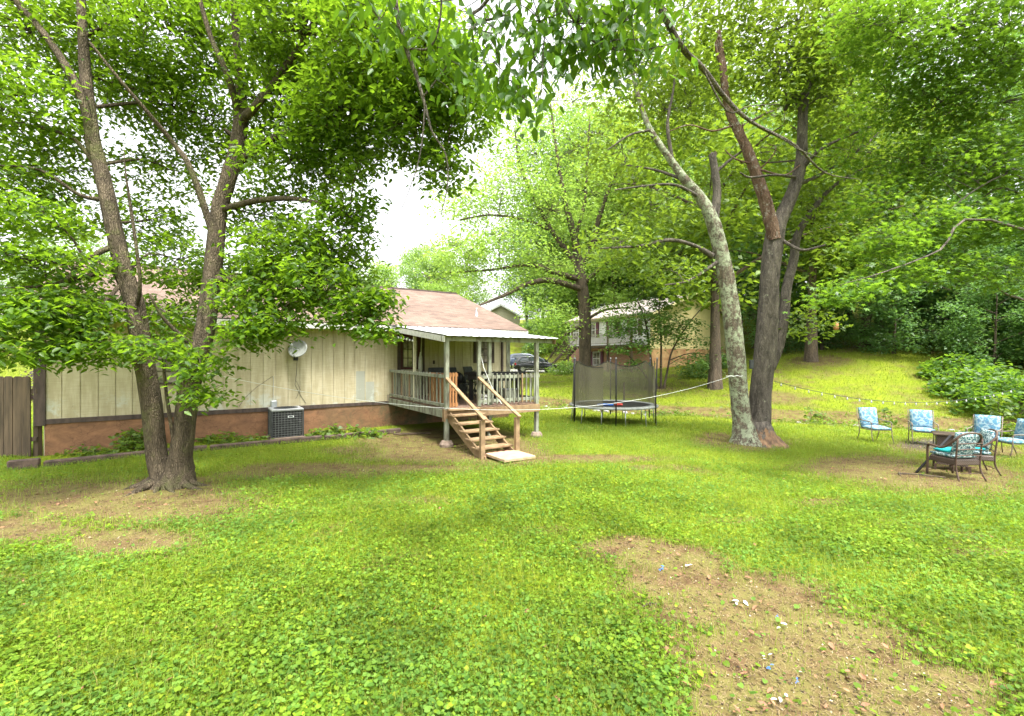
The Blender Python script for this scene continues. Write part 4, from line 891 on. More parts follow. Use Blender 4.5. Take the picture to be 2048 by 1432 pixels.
# door with nine lights
d = MB(); d.box(.24, .33, -.045, .01, .92, 3.03); d.box(1.0, 1.15, -.05, .01, .92, 3.03); d.box(.33, 1.0, -.045, .01, 2.93, 3.03); door = d.build('door', M['trim'], house)
MB().box(.33, 1.0, -.02, -.002, 1.78, 2.93, 0).build('door_leaf', M['maroon'], door); MB().box(.33, 1.0, -.021, -.002, .93, 1.775).build('lower_panel', M['cream'], door)
MB().box(.42, .9, -.026, -.0215, 1.86, 2.72).build('pane', M['glass'], door)
g = MB()
for i in range(4): xx = .42+.16*i; g.box(xx-.012, xx+.012, -.04, -.027, 1.84, 2.74)
for j in range(4): zz = 1.86+.287*j; g.box(.41, .91, -.038, -.028, zz-.012, zz+.012)
g.build('muntins', M['trim'], door); MB().lathe((.95, -.07, 1.95), [(.03, 0), (.035, .03), (.02, .05)], 10, 'y').build('handle', M['chrome'], door, True)
mb = MB(); mb.tube([(1.0, -.16, 2.9), (.99, -.14, 2.4), (1.0, -.15, 1.9), (.98, -.13, 1.4)], .014, 6); mb.tube([(.97, -.14, 2.35), (.965, -.14, 2.15), (.955, -.14, 1.8), (.97, -.14, 1.6)], [.02, .06, .07, .02], 7)
o = mb.build('wind_chime', M['white_wood']); o.location = (HX, HY, 0); o.rotation_euler = (0, 0, HR); tag(o, 'pale wind chime hanging beside the porch door', 'wind chime')
mb = MB(); mb.box(1.35, 1.53, -.08, 0, 2.74, 2.95, .01); mb.build('porch_light', M['greenwood'], house); MB().box(1.46, 1.53, -.02, .0, 1.95, 2.07, .004).build('outlet', M['trim'], house)
mb = MB(); mb.box(4.14, 4.22, -.085, -.01, .5, 3.05, .01); mb.build('downspout', M['trim'], house)
# conduit, meter box and cables
mb = MB(); mb.box(-3.35, -3.2, -.11, -.002, .78, .98, .015); mb.tube([(-3.29, -.03, .98), (-3.28, -.02, 1.6), (-3.29, -.02, 1.65)], .006, 5); mb.tube([(-3.28,-.06,.79),(-3.28,-.06,.66),(-3.25,-.08,.5),(-3.2,-.15,.35)], .016, 6)
mb.build('disconnect_box', M['galv'], house)
mb = MB(); mb.tube([(-2.68,-.02,2.2),(-2.7,-.012,1.7),(-2.74,-.012,1.4),(-2.6,-.012,1.1),(-2.45,-.012,.85)], .005, 5); mb.tube([(-3.3,-.012,1.65),(-3.7,-.012,1.35),(-3.95,-.012,1.1),(-4.1,-.012,.85)], .004, 5); mb.tube([(-2.7,-.012,1.5),(-2.6,-.012,1.25),(-2.72,-.012,1.0)], .004, 5)
mb.build('cable', M['black'], house)
# satellite dish
dish = empty('satellite_dish', (*hw(-2.72, .02), 2.2), HR, 'round grey satellite dish mounted on the cream siding', 'satellite dish')
mb = MB(); mb.box(-.06, .06, -.02, .0, -.12, .1, .005); mb.tube([(0, -.02, -.02), (0, -.15, -.05), (.02, -.28, .1)], .02, 8); mb.build('mount', M['black'], dish)
P_ = []; n_ = 24; vs = []; fs = []
dd = np.array((-.45, -.75, .48)); dd /= np.linalg.norm(dd); e1 = np.cross(dd, (0,0,1.)); e1 /= np.linalg.norm(e1); e2 = np.cross(e1, dd); c0 = np.array((.0, -.3, .22))
for i in range(7):
    q = i/6*.25; 
    for k in range(n_): a = 6.2832*k/n_; vs.append(c0+e1*q*math.cos(a)+e2*q*1.08*math.sin(a)+dd*(q*q*.75-.06))
for i in range(6):
    for k in range(n_): fs.append((i*n_+k, i*n_+(k+1) % n_, (i+1)*n_+(k+1) % n_, (i+1)*n_+k))
mb = MB(); mb.add(vs, fs); o = mb.build('reflector', simple('dish_grey', (.2, .21, .19), (.15, .16, .14), 6, rough=.7), dish, True); sm = o.modifiers.new('s', 'SOLIDIFY'); sm.thickness = .012
e_ = c0+dd*.4-e2*.12; mb = MB(); mb.tube([c0-e2*.28, c0-e2*.3+dd*.2, e_], .012, 6); mb.obox(e_, (.07, .1, .06), bev=.01); mb.build('feed_arm', M['grey'], dish)

# ------------------------------------------------------------ covered porch with deck and stairs
porch = empty('covered_porch', (HX, HY, 0), HR, 'raised wooden porch with weathered green railing and corrugated metal roof', 'porch')
DS0, DS1, DN = 0.0, 2.72, 4.06
dz = .93
mb = MB(); n_b = int(DN/.14)
for i in range(n_b): y0 = -DN-.03+i*.1435; mb.box(DS0-.02, DS1+.03, y0+.003, y0+.138, dz-.035, dz, .004)
mb.build('deck_boards', M['deckwood'], porch)
mb = MB(); mb.box(DS0-.05, DS0-.01, -DN-.03, -.04, dz-.235, dz-.04, .004); mb.build('rim_board', M['greenwood'], porch)
mb = MB(); mb.box(DS0-.05, DS1+.07, -DN-.075, -DN-.035, dz-.24, dz-.038, .004); mb.box(DS1+.035, DS1+.07, -DN-.03, -.04, dz-.235, dz-.04, .004); mb.build('rim_board', M['rawwood'], porch)
mb = MB()
for i in range(5): xx = .35+i*.5; mb.box(xx, xx+.04, -DN, -.05, dz-.2, dz-.037)
mb.build('joists', M['trim'], porch)
def roofz(n): return 3.12-(n-.45)*.118
posts = [(DS0, DN, .1, 'greenwood'), (DS0+.02, 1.99, .075, 'cream'), (.9, DN, .085, 'greenwood'), (1.27, DN-.1, .09, 'greenwood'), (DS1, DN, .1, 'greenwood')]
for s_, n_, w_, mm in posts:
    zb = dz if (s_ in (.9,) or n_ < 3) else gz1(*hw(s_, n_))+.13
    MB().box(s_-w_/2, s_+w_/2, -n_-w_/2, -n_+w_/2, zb, roofz(n_)-.06, .005).build('post', M[mm], porch)
for s_ in (DS0, DS1):
    mb = MB(); z0_ = gz1(*hw(s_, DN)); mb.lathe((s_, -DN, z0_), [(.16, -.08), (.17, .06), (.13, .14), (.1, .15)], 9); mb.build('footing', M['concrete'], porch)
# low repair scab under the corner post
MB().box(-.085, -.055, -DN-.06, -DN+.06, .62, dz-.02).build('post_brace', M['rawwood'], porch)
# railings
def railing(p, q, nb, m_, name, z0=1.05, z1=1.66, dz0=0):
    p = np.array(p, float); q = np.array(q, float); r_ = MB()
    r_.bar((*p, z1), (*q, z1-dz0), .04, .085, .004); r_.bar((*p, z0), (*q, z0), .04, .08, .004); ro = r_.build(name, m_, porch)
    nrm = np.array((-(q-p)[1], (q-p)[0])); nrm /= np.linalg.norm(nrm)
    for i in range(nb):
        t = (i+.5)/nb; c = p+(q-p)*t - nrm*.035; MB().obox((*c, (z0+z1)/2+.01*random.uniform(-1, 1)), (.034, .034, z1-z0+.17), bev=.003).build('baluster', M['greenwood'] if random.random() < .85 else M['rawwood'], ro)
railing((DS0-.02, -DN+.07), (DS0-.02, -.06), 19, M['greenwood'], 'left_railing', z0=1.0, z1=1.7, dz0=-.05)
railing((.95, -DN), (DS1+.1, -DN), 14, M['greenwood'], 'front_railing')
railing((DS1, -.06), (DS1, -DN+.05), 16, M['greenwood'], 'side_railing')
# metal roof
xs_ = np.arange(-.14, 3.36, .035); vs = []; fs = []
for x in xs_:
    h = .018*max(0, math.cos((x+.14)/.23*2*math.pi))**3
    for (n_, zz) in ((.38, roofz(.38)), (1.6, roofz(1.6)), (3, roofz(3)), (4.3, roofz(4.3))): vs.append((x, -n_, zz+h+.02))
k_ = 4
for i in range(len(xs_)-1):
    for j in range(3): fs.append((i*k_+j, i*k_+j+1, (i+1)*k_+j+1, (i+1)*k_+j))
m, nt_, b_ = newmat('corrugated_metal'); M['tin'] = m
c_ = ramp(nt_, [(.3, (.5, .52, .53)), (.65, (.72, .74, .75))], noise(nt_, coords(nt_), 4, 6)); nt_.links.new(c_.outputs[0], b_.inputs['Base Color']); b_.inputs['Metallic'].default_value = .35; b_.inputs['Roughness'].default_value = .42
mb = MB(); mb.add(vs, fs); o = mb.build('metal_roof', M['tin'], porch, True); sm = o.modifiers.new('s', 'SOLIDIFY'); sm.thickness = .004
mb = MB(); mb.bar((-.12, -.42, roofz(.42)-.075), (-.12, -4.2, roofz(4.2)-.075), .035, .14, .003); mb.build('rafter', M['white_wood'], porch)
mb = MB(); mb.bar((3.28, -.42, roofz(.42)-.08), (3.28, -4.2, roofz(4.2)-.08), .035, .13, .003); mb.build('rafter', M['rawwood'], porch)
for xx in (.75, 1.6, 2.45): mb = MB(); mb.bar((xx, -.42, roofz(.42)-.06), (xx, -4.1, roofz(4.1)-.06), .035, .09); mb.build('rafter', M['greenwood'], porch)
mb = MB(); mb.box(-.14, 3.26, -DN-.03, -DN+.01, roofz(DN)-.13, roofz(DN)-.02); mb.build('header_beam', M['greenwood'], porch)
# stairs
ST = [(4.43, .80), (4.74, .64), (5.02, .495), (5.31, .352), (5.60, .212)]
stair = MB()
for s_ in (.0, .86):
    stair.prism([(-4.12, .88), (-4.12, .62), (-5.62, -.06), (-5.86, -.0), (-5.86, .08), (-5.6, .17), (-5.3, .31), (-5.02, .45), (-4.74, .6), (-4.4, .76)], s_-.02+(.03 if s_ == 0 else -.03), s_+.02+(.03 if s_ == 0 else -.03), 'yz')
st = stair.build('stringers', M['rawwood'], porch)
for (n_, zz) in [(4.17, .92)]+ST:
    t_ = MB(); t_.box(-.03, .9, -n_-.02 if n_ > 4.3 else -4.25, -n_+.27 if n_ > 4.3 else -4.085, zz-.04, zz, .005); t_.build('tread', M['rawwood'], porch)
for s_ in (-.01, .875):
    zb = gz1(*hw(s_, 5.78)); mb = MB(); mb.box(s_-.05, s_+.05, -5.83, -5.74, zb-.03, .84, .004); mb.build('newel_post', M['rawwood'], porch)
    mb = MB(); mb.bar((s_+.0, -4.1, 1.66), (s_+.0, -5.9, .86), .09, .04, .004); mb.build('handrail', M['rawwood'], porch)
for i in range(5):
    x0_ = .12+i*.15; o = MB().obox((0,0,0), (.1, .19, .06), bev=.006).build('brick', M['brick_loose']); p = hw(x0_, 5.66)
    o.location = (p[0], p[1], gz1(*p)+.032); o.rotation_euler = (0, 0, HR+random.uniform(-.15, .15)); tag(o, 'red brick in the short row laid under the lowest porch step', 'brick', 'bricks under the lowest porch step')
p = hw(.48, 6.12); o = MB().box(-.39, .39, -.37, .37, -.03, .035, .01).build('stepping_slab', M['plate']); o.location = (*p, gz1(*p)+.05); o.rotation_euler = (0, .02, HR); tag(o, 'pale square slab on the ground at the foot of the porch stairs', 'slab')
# string lights under porch roof
so_ = empty('porch_string_light', (HX, HY, 0), HR, 'short string of round white bulbs hung under the porch roof by the door', 'string lights')
mb = MB(); mb.tube([(-.1, -.5-i*.22, 2.86-i*.025-.02*math.sin(i)) for i in range(9)], .005, 4); mb.build('wire', M['black'], so_)
for i in range(8): MB().lathe((-.1, -.6-i*.22, 2.8-i*.025), [(.005, .03), (.02, .02), (.028, 0), (.02, -.022), (.004, -.03)], 8).build('bulb', M['lampwhite'], so_, True)
# ------------------------------------------------------------ things on the porch
def hobj(name, label, cat, s, n, z=dz, rz=0): return empty(name, (*hw(s, n), z), HR+rz, label, cat)
pal = hobj('wood_pallet', 'orange wooden pallet standing on edge behind the left porch railing', 'pallet', .12, 3.3)
for i in range(8):
    MB().box(-.0, .02, -.58+i*.15, -.48+i*.15, .0, .84, .003).build('slat', M['pallet'], pal)
for zz in (.02, .38, .74): MB().box(.02, .1, -.58, .57, zz, zz+.09, .003).build('rail', M['pallet'], pal)
pal = hobj('wood_pallet', 'orange pallet end-on beside the front corner post of the porch', 'pallet', .2, 3.88)
for i in range(4): MB().box(-.12+i*.08, -.07+i*.08, -.02, 0, 0, .86, .003).build('slat', M['pallet'], pal)
for zz in (.02, .4, .76): MB().box(-.13, .2, .0, .06, zz, zz+.08, .003).build('rail', M['pallet'], pal)
sf = hobj('patio_loveseat', 'dark grey wicker loveseat against the porch wall', 'loveseat', 1.75, .5)
mb = MB(); mb.box(-.5, .5, -.3, .35, .1, .38, .03); mb.build('seat', M['dkgrey'], sf); mb = MB(); mb.obox((0, .3, .6), (1.0, .1, .62), ((1,0,0), (0, .97, -.22), (0, .22, .97)), bev=.03); mb.build('backrest', M['dkgrey'], sf)
for sx_ in (-.5, .5): mb = MB(); mb.box(sx_-.05, sx_+.05, -.33, .35, .05, .6, .03); mb.build('armrest', M['dkgrey'], sf)
bg_ = MB(); bg_.add(*(lambda: ([(.26*math.cos(a)*math.sin(t)*(1+.1*math.sin(3*a)), .2*math.sin(a)*math.sin(t), .17+.2*math.cos(t)*(1+.15*math.cos(2*a))) for t in np.linspace(.15, 3, 8) for a in np.linspace(0, 6.283, 12, endpoint=False)],
     [(i*12+k, i*12+(k+1) % 12, (i+1)*12+(k+1) % 12, (i+1)*12+k) for i in range(7) for k in range(12)]))())
o = bg_.build('black_bag', M['black'], None, True); p = hw(1.95, .75); o.location = (*p, dz+.38); tag(o, 'slumped black bag lying on the grey loveseat', 'bag')
tb = hobj('side_table', 'small dark glass-topped table on the porch', 'table', 1.75, 2.1)
MB().box(-.3, .3, -.25, .25, .44, .46, .004).build('tabletop', M['carglass'], tb)
for a, b2 in ((-1,-1),(1,-1),(-1,1),(1,1)): MB().tube([(a*.27, b2*.22, 0), (a*.27, b2*.22, .44)], .012, 6).build('leg', M['black'], tb)
o = MB().lathe((0,0,0), [(.045, 0), (.06, .12), (.064, .125), (.06, .13)], 14).build('green_pot', M['lime'], None, True); p = hw(1.72, 2.2); o.location = (*p, dz+.46); tag(o, 'bright green little pot on the porch table', 'pot')
gt = hobj('game_table', 'large black table with a flat lid behind the front porch railing', 'table', 2.0, 3.0)
mb = MB(); mb.obox((0, 0, .79), (1.15, 1.5, .07), ((1,0,0), (0, 1, -.03), (0, .03, 1)), bev=.01); mb.build('tabletop', M['black'], gt)
MB().box(-.5, .5, -.65, .65, .6, .74, .005).build('apron', M['black'], gt)
for a, b2 in ((-1,-1),(1,-1),(-1,1),(1,1)): MB().box(a*.42-.05, a*.42+.05, b2*.58-.05, b2*.58+.05, 0, .6, .006).build('leg', M['black'], gt)
bn = hobj('storage_tote', 'grey green plastic tote under the black porch table', 'tote', 2.2, 3.45)
MB().box(-.2, .2, -.15, .15, .0, .34, .02).build('body', M['greenwood'], bn); MB().box(-.22, .22, -.17, .17, .34, .37, .01).build('lid', M['grey'], bn)
bn = hobj('plastic_crate', 'white plastic crate on the porch floor near the right railing', 'crate', 1.45, 3.5)
mb = MB()
for zz in (0, .09, .18): mb.box(-.17, .17, -.13, -.12, zz, zz+.05); mb.box(-.17, .17, .12, .13, zz, zz+.05); mb.box(-.17, -.16, -.12, .12, zz, zz+.05); mb.box(.16, .17, -.12, .12, zz, zz+.05)
mb.box(-.16, .16, -.12, .12, 0, .01); mb.build('crate_body', M['white'], bn)
ch = hobj('folding_chair', 'dark folding chair by the porch window', 'chair', 2.45, 1.0, rz=.4)
MB().box(-.22, .22, -.2, .2, .42, .45, .01).build('seat', M['black'], ch); MB().obox((0, .22, .72), (.44, .03, .45), ((1,0,0),(0,.98,-.17),(0,.17,.98)), bev=.01).build('backrest', M['dkgrey'], ch)
for a in (-.21, .21): MB().tube([(a, -.22, 0), (a, .0, .43), (a, .25, .92)], .012, 6).build('leg', M['dkgrey'], ch); MB().tube([(a, .24, 0), (a, -.0, .43)], .012, 6).build('leg', M['dkgrey'], ch)
# pipe and rope tied on the stair rail
mb = MB(); mb.tube([(1.0, -4.0, 2.2), (1.02, -4.1, 1.9), (1.18, -4.2, 1.45), (1.3, -4.5, 1.0)], .008, 5); o = mb.build('loose_rope', M['rope']); o.location = (HX, HY, 0); o.rotation_euler = (0, 0, HR); tag(o, 'thin white cord hanging slack across the right stair rail', 'cord')
mb = MB(); mb.box(-.5, .5, -.05, .05, 0, .03); o = mb.build('scrap_board', M['oldwood']); p = hw(-.1, 2.1); o.location = (*p, gz1(*p)+.02); o.rotation_euler = (.03, .03, HR-.2); tag(o, 'grey scrap board lying on the dirt by the deck', 'board')

# ------------------------------------------------------------ air conditioner
ac = empty('air_conditioner', (*hw(-3.035, .48), .0), HR, 'grey boxy air conditioner with a wire guard standing by the foundation', 'air conditioner')
MB().box(-.42, .42, -.42, .42, -.08, .07, .01).build('pad', M['concrete'], ac)
MB().box(-.35, .35, -.35, .35, .075, .75, .02).build('coil', M['black'], ac)
g = MB()
for i in range(11):
    t = -.365+.073*i
    for (a, b2) in ((t, -.372), (t, .372)): g.tube([(a, b2, .08), (a, b2, .76)], .0035, 4, False); g.tube([(b2, a, .08), (b2, a, .76)], .0035, 4, False)
for j in range(12):
    zz = .09+.06*j; g.tube([(-.372,-.372,zz),(.372,-.372,zz),(.372,.372,zz),(-.372,.372,zz),(-.372,-.372,zz)], .0035, 4, False)
g.build('wire_guard', M['wire'], ac)
MB().box(-.385, .385, -.385, .385, .755, .81, .02).build('top_panel', M['grey'], ac)
mb = MB(); mb.lathe((0, 0, .8), [(.3, .0), (.3, .018), (.28, .02)], 20); 
for i in range(5): mb.lathe((0, 0, .815), [(.05+i*.05, .0), (.05+i*.05, .012), (.058+i*.05, .012), (.058+i*.05, 0)], 20)
mb.build('fan_grille', M['dkgrey'], ac)
for a, b2 in ((-1,-1),(1,-1),(-1,1),(1,1)): MB().box(a*.372-.018, a*.372+.018, b2*.372-.018, b2*.372+.018, .07, .757, .004).build('corner_post', M['dkgrey'], ac)
lb = MB().box(-.0, .14, -.381, -.377, .58, .63).build('name_plate', M['paper'], ac); MB().box(.02, .12, -.383, -.3815, .59, .62).build('badge', M['dkgrey'], lb)

# ------------------------------------------------------------ timber edging
for (s0, s1, n_, h, lab) in ((-8.0,-7.55,1.35,.2,'short thick timber block at the left corner of the house bed'), (-7.5,-5.25,1.35,.13,'landscape timber left of the twin trunks, edging the house bed'), (-5.2,-3.2,1.42,.13,'cracked landscape timber running behind the twin trunks to the air conditioner'),
                        (-4.75,-2.3,1.47,.13,'landscape timber in front of the air conditioner'), (-2.27,-.2,1.5,.13,'mossy landscape timber ending beside the deck')):
    if s0 == -5.2: s1 = -4.8
    p = hw((s0+s1)/2, n_); L = s1-s0; mb = MB(); mb.obox((0,0,0), (L, .13, h), bev=.02); o = mb.build('landscape_timber', M['timber']); za, zb = gz1(*hw(s0, n_)), gz1(*hw(s1, n_))
    o.location = (*p, (za+zb)/2+h*.42); o.rotation_euler = (0, -math.atan2(zb-za, L), HR+(.02 if s0 > -5 else -.01)); tag(o, lab, 'timber')
p = hw(-7.72, 1.1); 

# ------------------------------------------------------------ fence
fz = gz1(-11, 9.9)
fn_ = empty('wooden_fence', (-10.46, 9.9, fz), 0, 'old brown vertical-board fence at the left edge of the picture', 'fence')
for i in range(16):
    x = -.1-i*.197; h = 1.76+random.uniform(-.015, .015); w_ = .092; o = MB().prism([(x-w_, 0.03), (x+w_, .03), (x+w_, h-.035), (x+w_-.035, h), (x-w_+.035, h), (x-w_, h-.035)], -.012+random.uniform(-.004, .004), .012).build('board', M['oldwood'], fn_)
    o.rotation_euler = (0, random.uniform(-.006, .006), 0)
for zz in (.35, 1.4): MB().box(-3.3, .1, .015, .055, zz, zz+.09).build('fence_rail', M['oldwood'], fn_)
MB().box(-.02, .08, .06, .16, 0, 1.62).build('fence_post', M['oldwood'], fn_)
o = MB().tube([(0,0,0), (0,0,2.75)], .055, 10).build('pale_post', M['white_wood'], None, True); o.location = (*at(76, 720, 10.9)[:2], gz1(*at(76, 720, 10.9)[:2])-.02); tag(o, 'pale upright post between the fence and the brown corner board', 'post')
# ------------------------------------------------------------ neighbour's two-storey house
C0 = np.array((11.56, 38.0)); gd = np.array((.85, .53)); gd /= np.linalg.norm(gd); fd = np.array((-gd[1], gd[0]))
nr = math.atan2(gd[1], gd[0])      # local x along the gable wall, local y along the front (away)
nb_ = empty('neighbour_house', (C0[0], C0[1], 0), nr, 'two-storey house with yellow siding, brick ground floor and a wooden balcony behind the small tree', 'house')
GW, FL, z0n, z1n, z2n, z3n = 11.0, 10.6, .2, 3.3, 5.9, 7.85
MB().box(.1, GW-.1, .1, FL-.1, z0n, z1n).build('ground_floor', M['brick'], nb_)
mb = MB().box(.1, GW, -.0, .09, z0n, z1n-.35); mb.build('painted_foundation', simple('painted_foundation', (.6, .42, .2), (.4, .2, .1), 1.5, (1, 1, 1.5), .8), nb_)
mb = MB(); k = 0; z = z1n-.35
while z < z3n-.05:
    h = .115; xm = GW/2
    if z < z2n: a, b2 = .0, GW
    else: f_ = (z-z2n)/(z3n-z2n); a, b2 = xm*f_, GW-xm*f_
    if b2-a > .2: mb.obox(((a+b2)/2, .02, z+h/2), (b2-a, .02, h+.01), ((1,0,0), (0, .985, .17), (0, -.17, .985)))
    z += h
mb.build('lap_siding', M['vinyl'], nb_)
mb = MB(); mb.box(.06, GW-.06, .05, FL, z1n, z2n); mb.prism([(.1, z2n), (GW-.1, z2n), (GW/2, z3n-.1)], .06, FL-.06, 'xz'); mb.build('upper_wall', M['white'], nb_)
sl_ = math.atan2(z3n-z2n, GW/2); Ls = math.hypot(z3n-z2n, GW/2)+.5
for sg in (1, -1):
    ax = ((math.cos(sl_)*sg, 0, math.sin(sl_)), (0, 1, 0), (-math.sin(sl_)*sg, 0, math.cos(sl_))); cx = GW/2-sg*(Ls/2)*math.cos(sl_); cz = z3n+.06-(Ls/2)*math.sin(sl_)
    mb = MB(); mb.obox((cx, FL/2, cz), (Ls, FL+.9, .1), ax); mb.build('roof', simple('grey_shingle', (.33, .29, .27), (.24, .2, .19), 20, rough=.9), nb_)
    mb = MB(); mb.obox((cx, -.46, cz-.04), (Ls, .03, .2), ax); mb.build('rake_trim', M['vinyl'], nb_)
mb = MB(); mb.box(-.45, -.42, -.4, FL+.4, z2n-.2, z2n+.02); mb.build('gutter', simple('gutter_brown', (.4, .33, .16)), nb_)
# front face is local x = 0, facing -x
fr = empty('x'); bpy.data.objects.remove(fr)
def fwin(y0, y1, za, zb, sh=.35):
    w_ = MB().box(-.03, .06, y0-.06, y1+.06, za-.06, zb+.06).build('window', M['white'], nb_)
    MB().box(-.036, -.031, y0, y1, za, zb).build('pane', M['glass'], w_); g = MB(); g.box(-.045, -.037, y0, y1, (za+zb)/2-.025, (za+zb)/2+.025); g.box(-.045, -.037, (y0+y1)/2-.015, (y0+y1)/2+.015, za, zb); g.build('muntins', M['white'], w_)
    for yy in (y0-.08-sh, y1+.08): MB().box(-.04, .05, yy, yy+sh, za-.06, zb+.06, .005).build('shutter', simple('shutter_plum', (.14, .05, .07)) if 'shp' not in M else M['shp'], nb_)
M['shp'] = simple('shutter_plum', (.14, .05, .07))
fwin(6.7, 7.6, 4.2, 5.5); fwin(4.0, 4.8, 4.2, 5.5); fwin(9.2, 9.9, 4.0, 5.4); fwin(6.1, 7.0, 1.5, 2.7); fwin(1.4, 2.2, 4.2, 5.4)
# balcony along the front
mb = MB(); mb.box(-1.9, -.0, .3, 8.6, z1n-.22, z1n-.02); mb.build('balcony_floor', M['oldwood'], nb_)
mb = MB(); mb.box(-1.93, -1.86, .3, 8.6, z1n+.85, z1n+.95); mb.box(-1.92, -1.87, .3, 8.6, z1n+.08, z1n+.15)
for i in range(60): yy = .35+i*.139; mb.box(-1.91, -1.88, yy, yy+.045, z1n+.12, z1n+.88)
rl = mb.build('balcony_railing', simple('grey_wood', (.32, .29, .25), (.2, .18, .15), 8), nb_)
for yy in (.35, 3.1, 5.8, 8.5):
    MB().box(-1.93, -1.8, yy-.07, yy+.07, .2, z1n+1.0).build('balcony_post', M['oldwood'], nb_)
# outside stairs going down to the left
mb = MB()
for i in range(14): yy = 8.7+i*.25; zz = z1n-.1-(i+1)*.17; mb.box(-1.8, -.7, yy, yy+.28, zz-.04, zz)
sg_ = mb.build('outside_stairs', M['oldwood'], nb_)
for xx in (-1.85, -.7):
    mb = MB(); mb.bar((xx, 8.6, z1n-.1), (xx, 12.3, z1n-2.6), .05, .25); mb.bar((xx, 8.6, z1n+.9), (xx, 12.3, z1n-1.6), .05, .1)
    for i in range(22): t = i/22; yy = 8.7+3.6*t; zz = z1n-.1-2.5*t; mb.box(xx-.02, xx+.02, yy, yy+.04, zz, zz+.98)
    mb.build('stair_railing', M['oldwood'], nb_)

# far gabled house
fh = empty('far_house', (-2.1, 80, gz1(-2, 80)-.5), .25, 'distant cream gabled house peeping over the brown shingle roof', 'house')
zz = 11.75-fh.location[2]
MB().prism([(-3.6, 0), (3.6, 0), (3.6, zz-2.3), (0, zz-.3), (-3.6, zz-2.3)], -.0, 9, 'xz').build('wall', M['cream'], fh)
a_ = math.atan2(2.0, 3.6); L_ = math.hypot(2, 3.6)+.5
for sg in (1, -1):
    ax = ((math.cos(a_)*sg, 0, math.sin(a_)), (0,1,0), (-math.sin(a_)*sg, 0, math.cos(a_))); MB().obox((-sg*L_/2*math.cos(a_), 4.4, zz-.2-L_/2*math.sin(a_)), (L_, 9.8, .12), ax).build('roof', simple('tan_shingle', (.5, .45, .4), (.4, .35, .3), 8), fh)
    MB().obox((-sg*L_/2*math.cos(a_), -.52, zz-.25-L_/2*math.sin(a_)), (L_, .04, .3), ax).build('rake_trim', M['white'], fh)

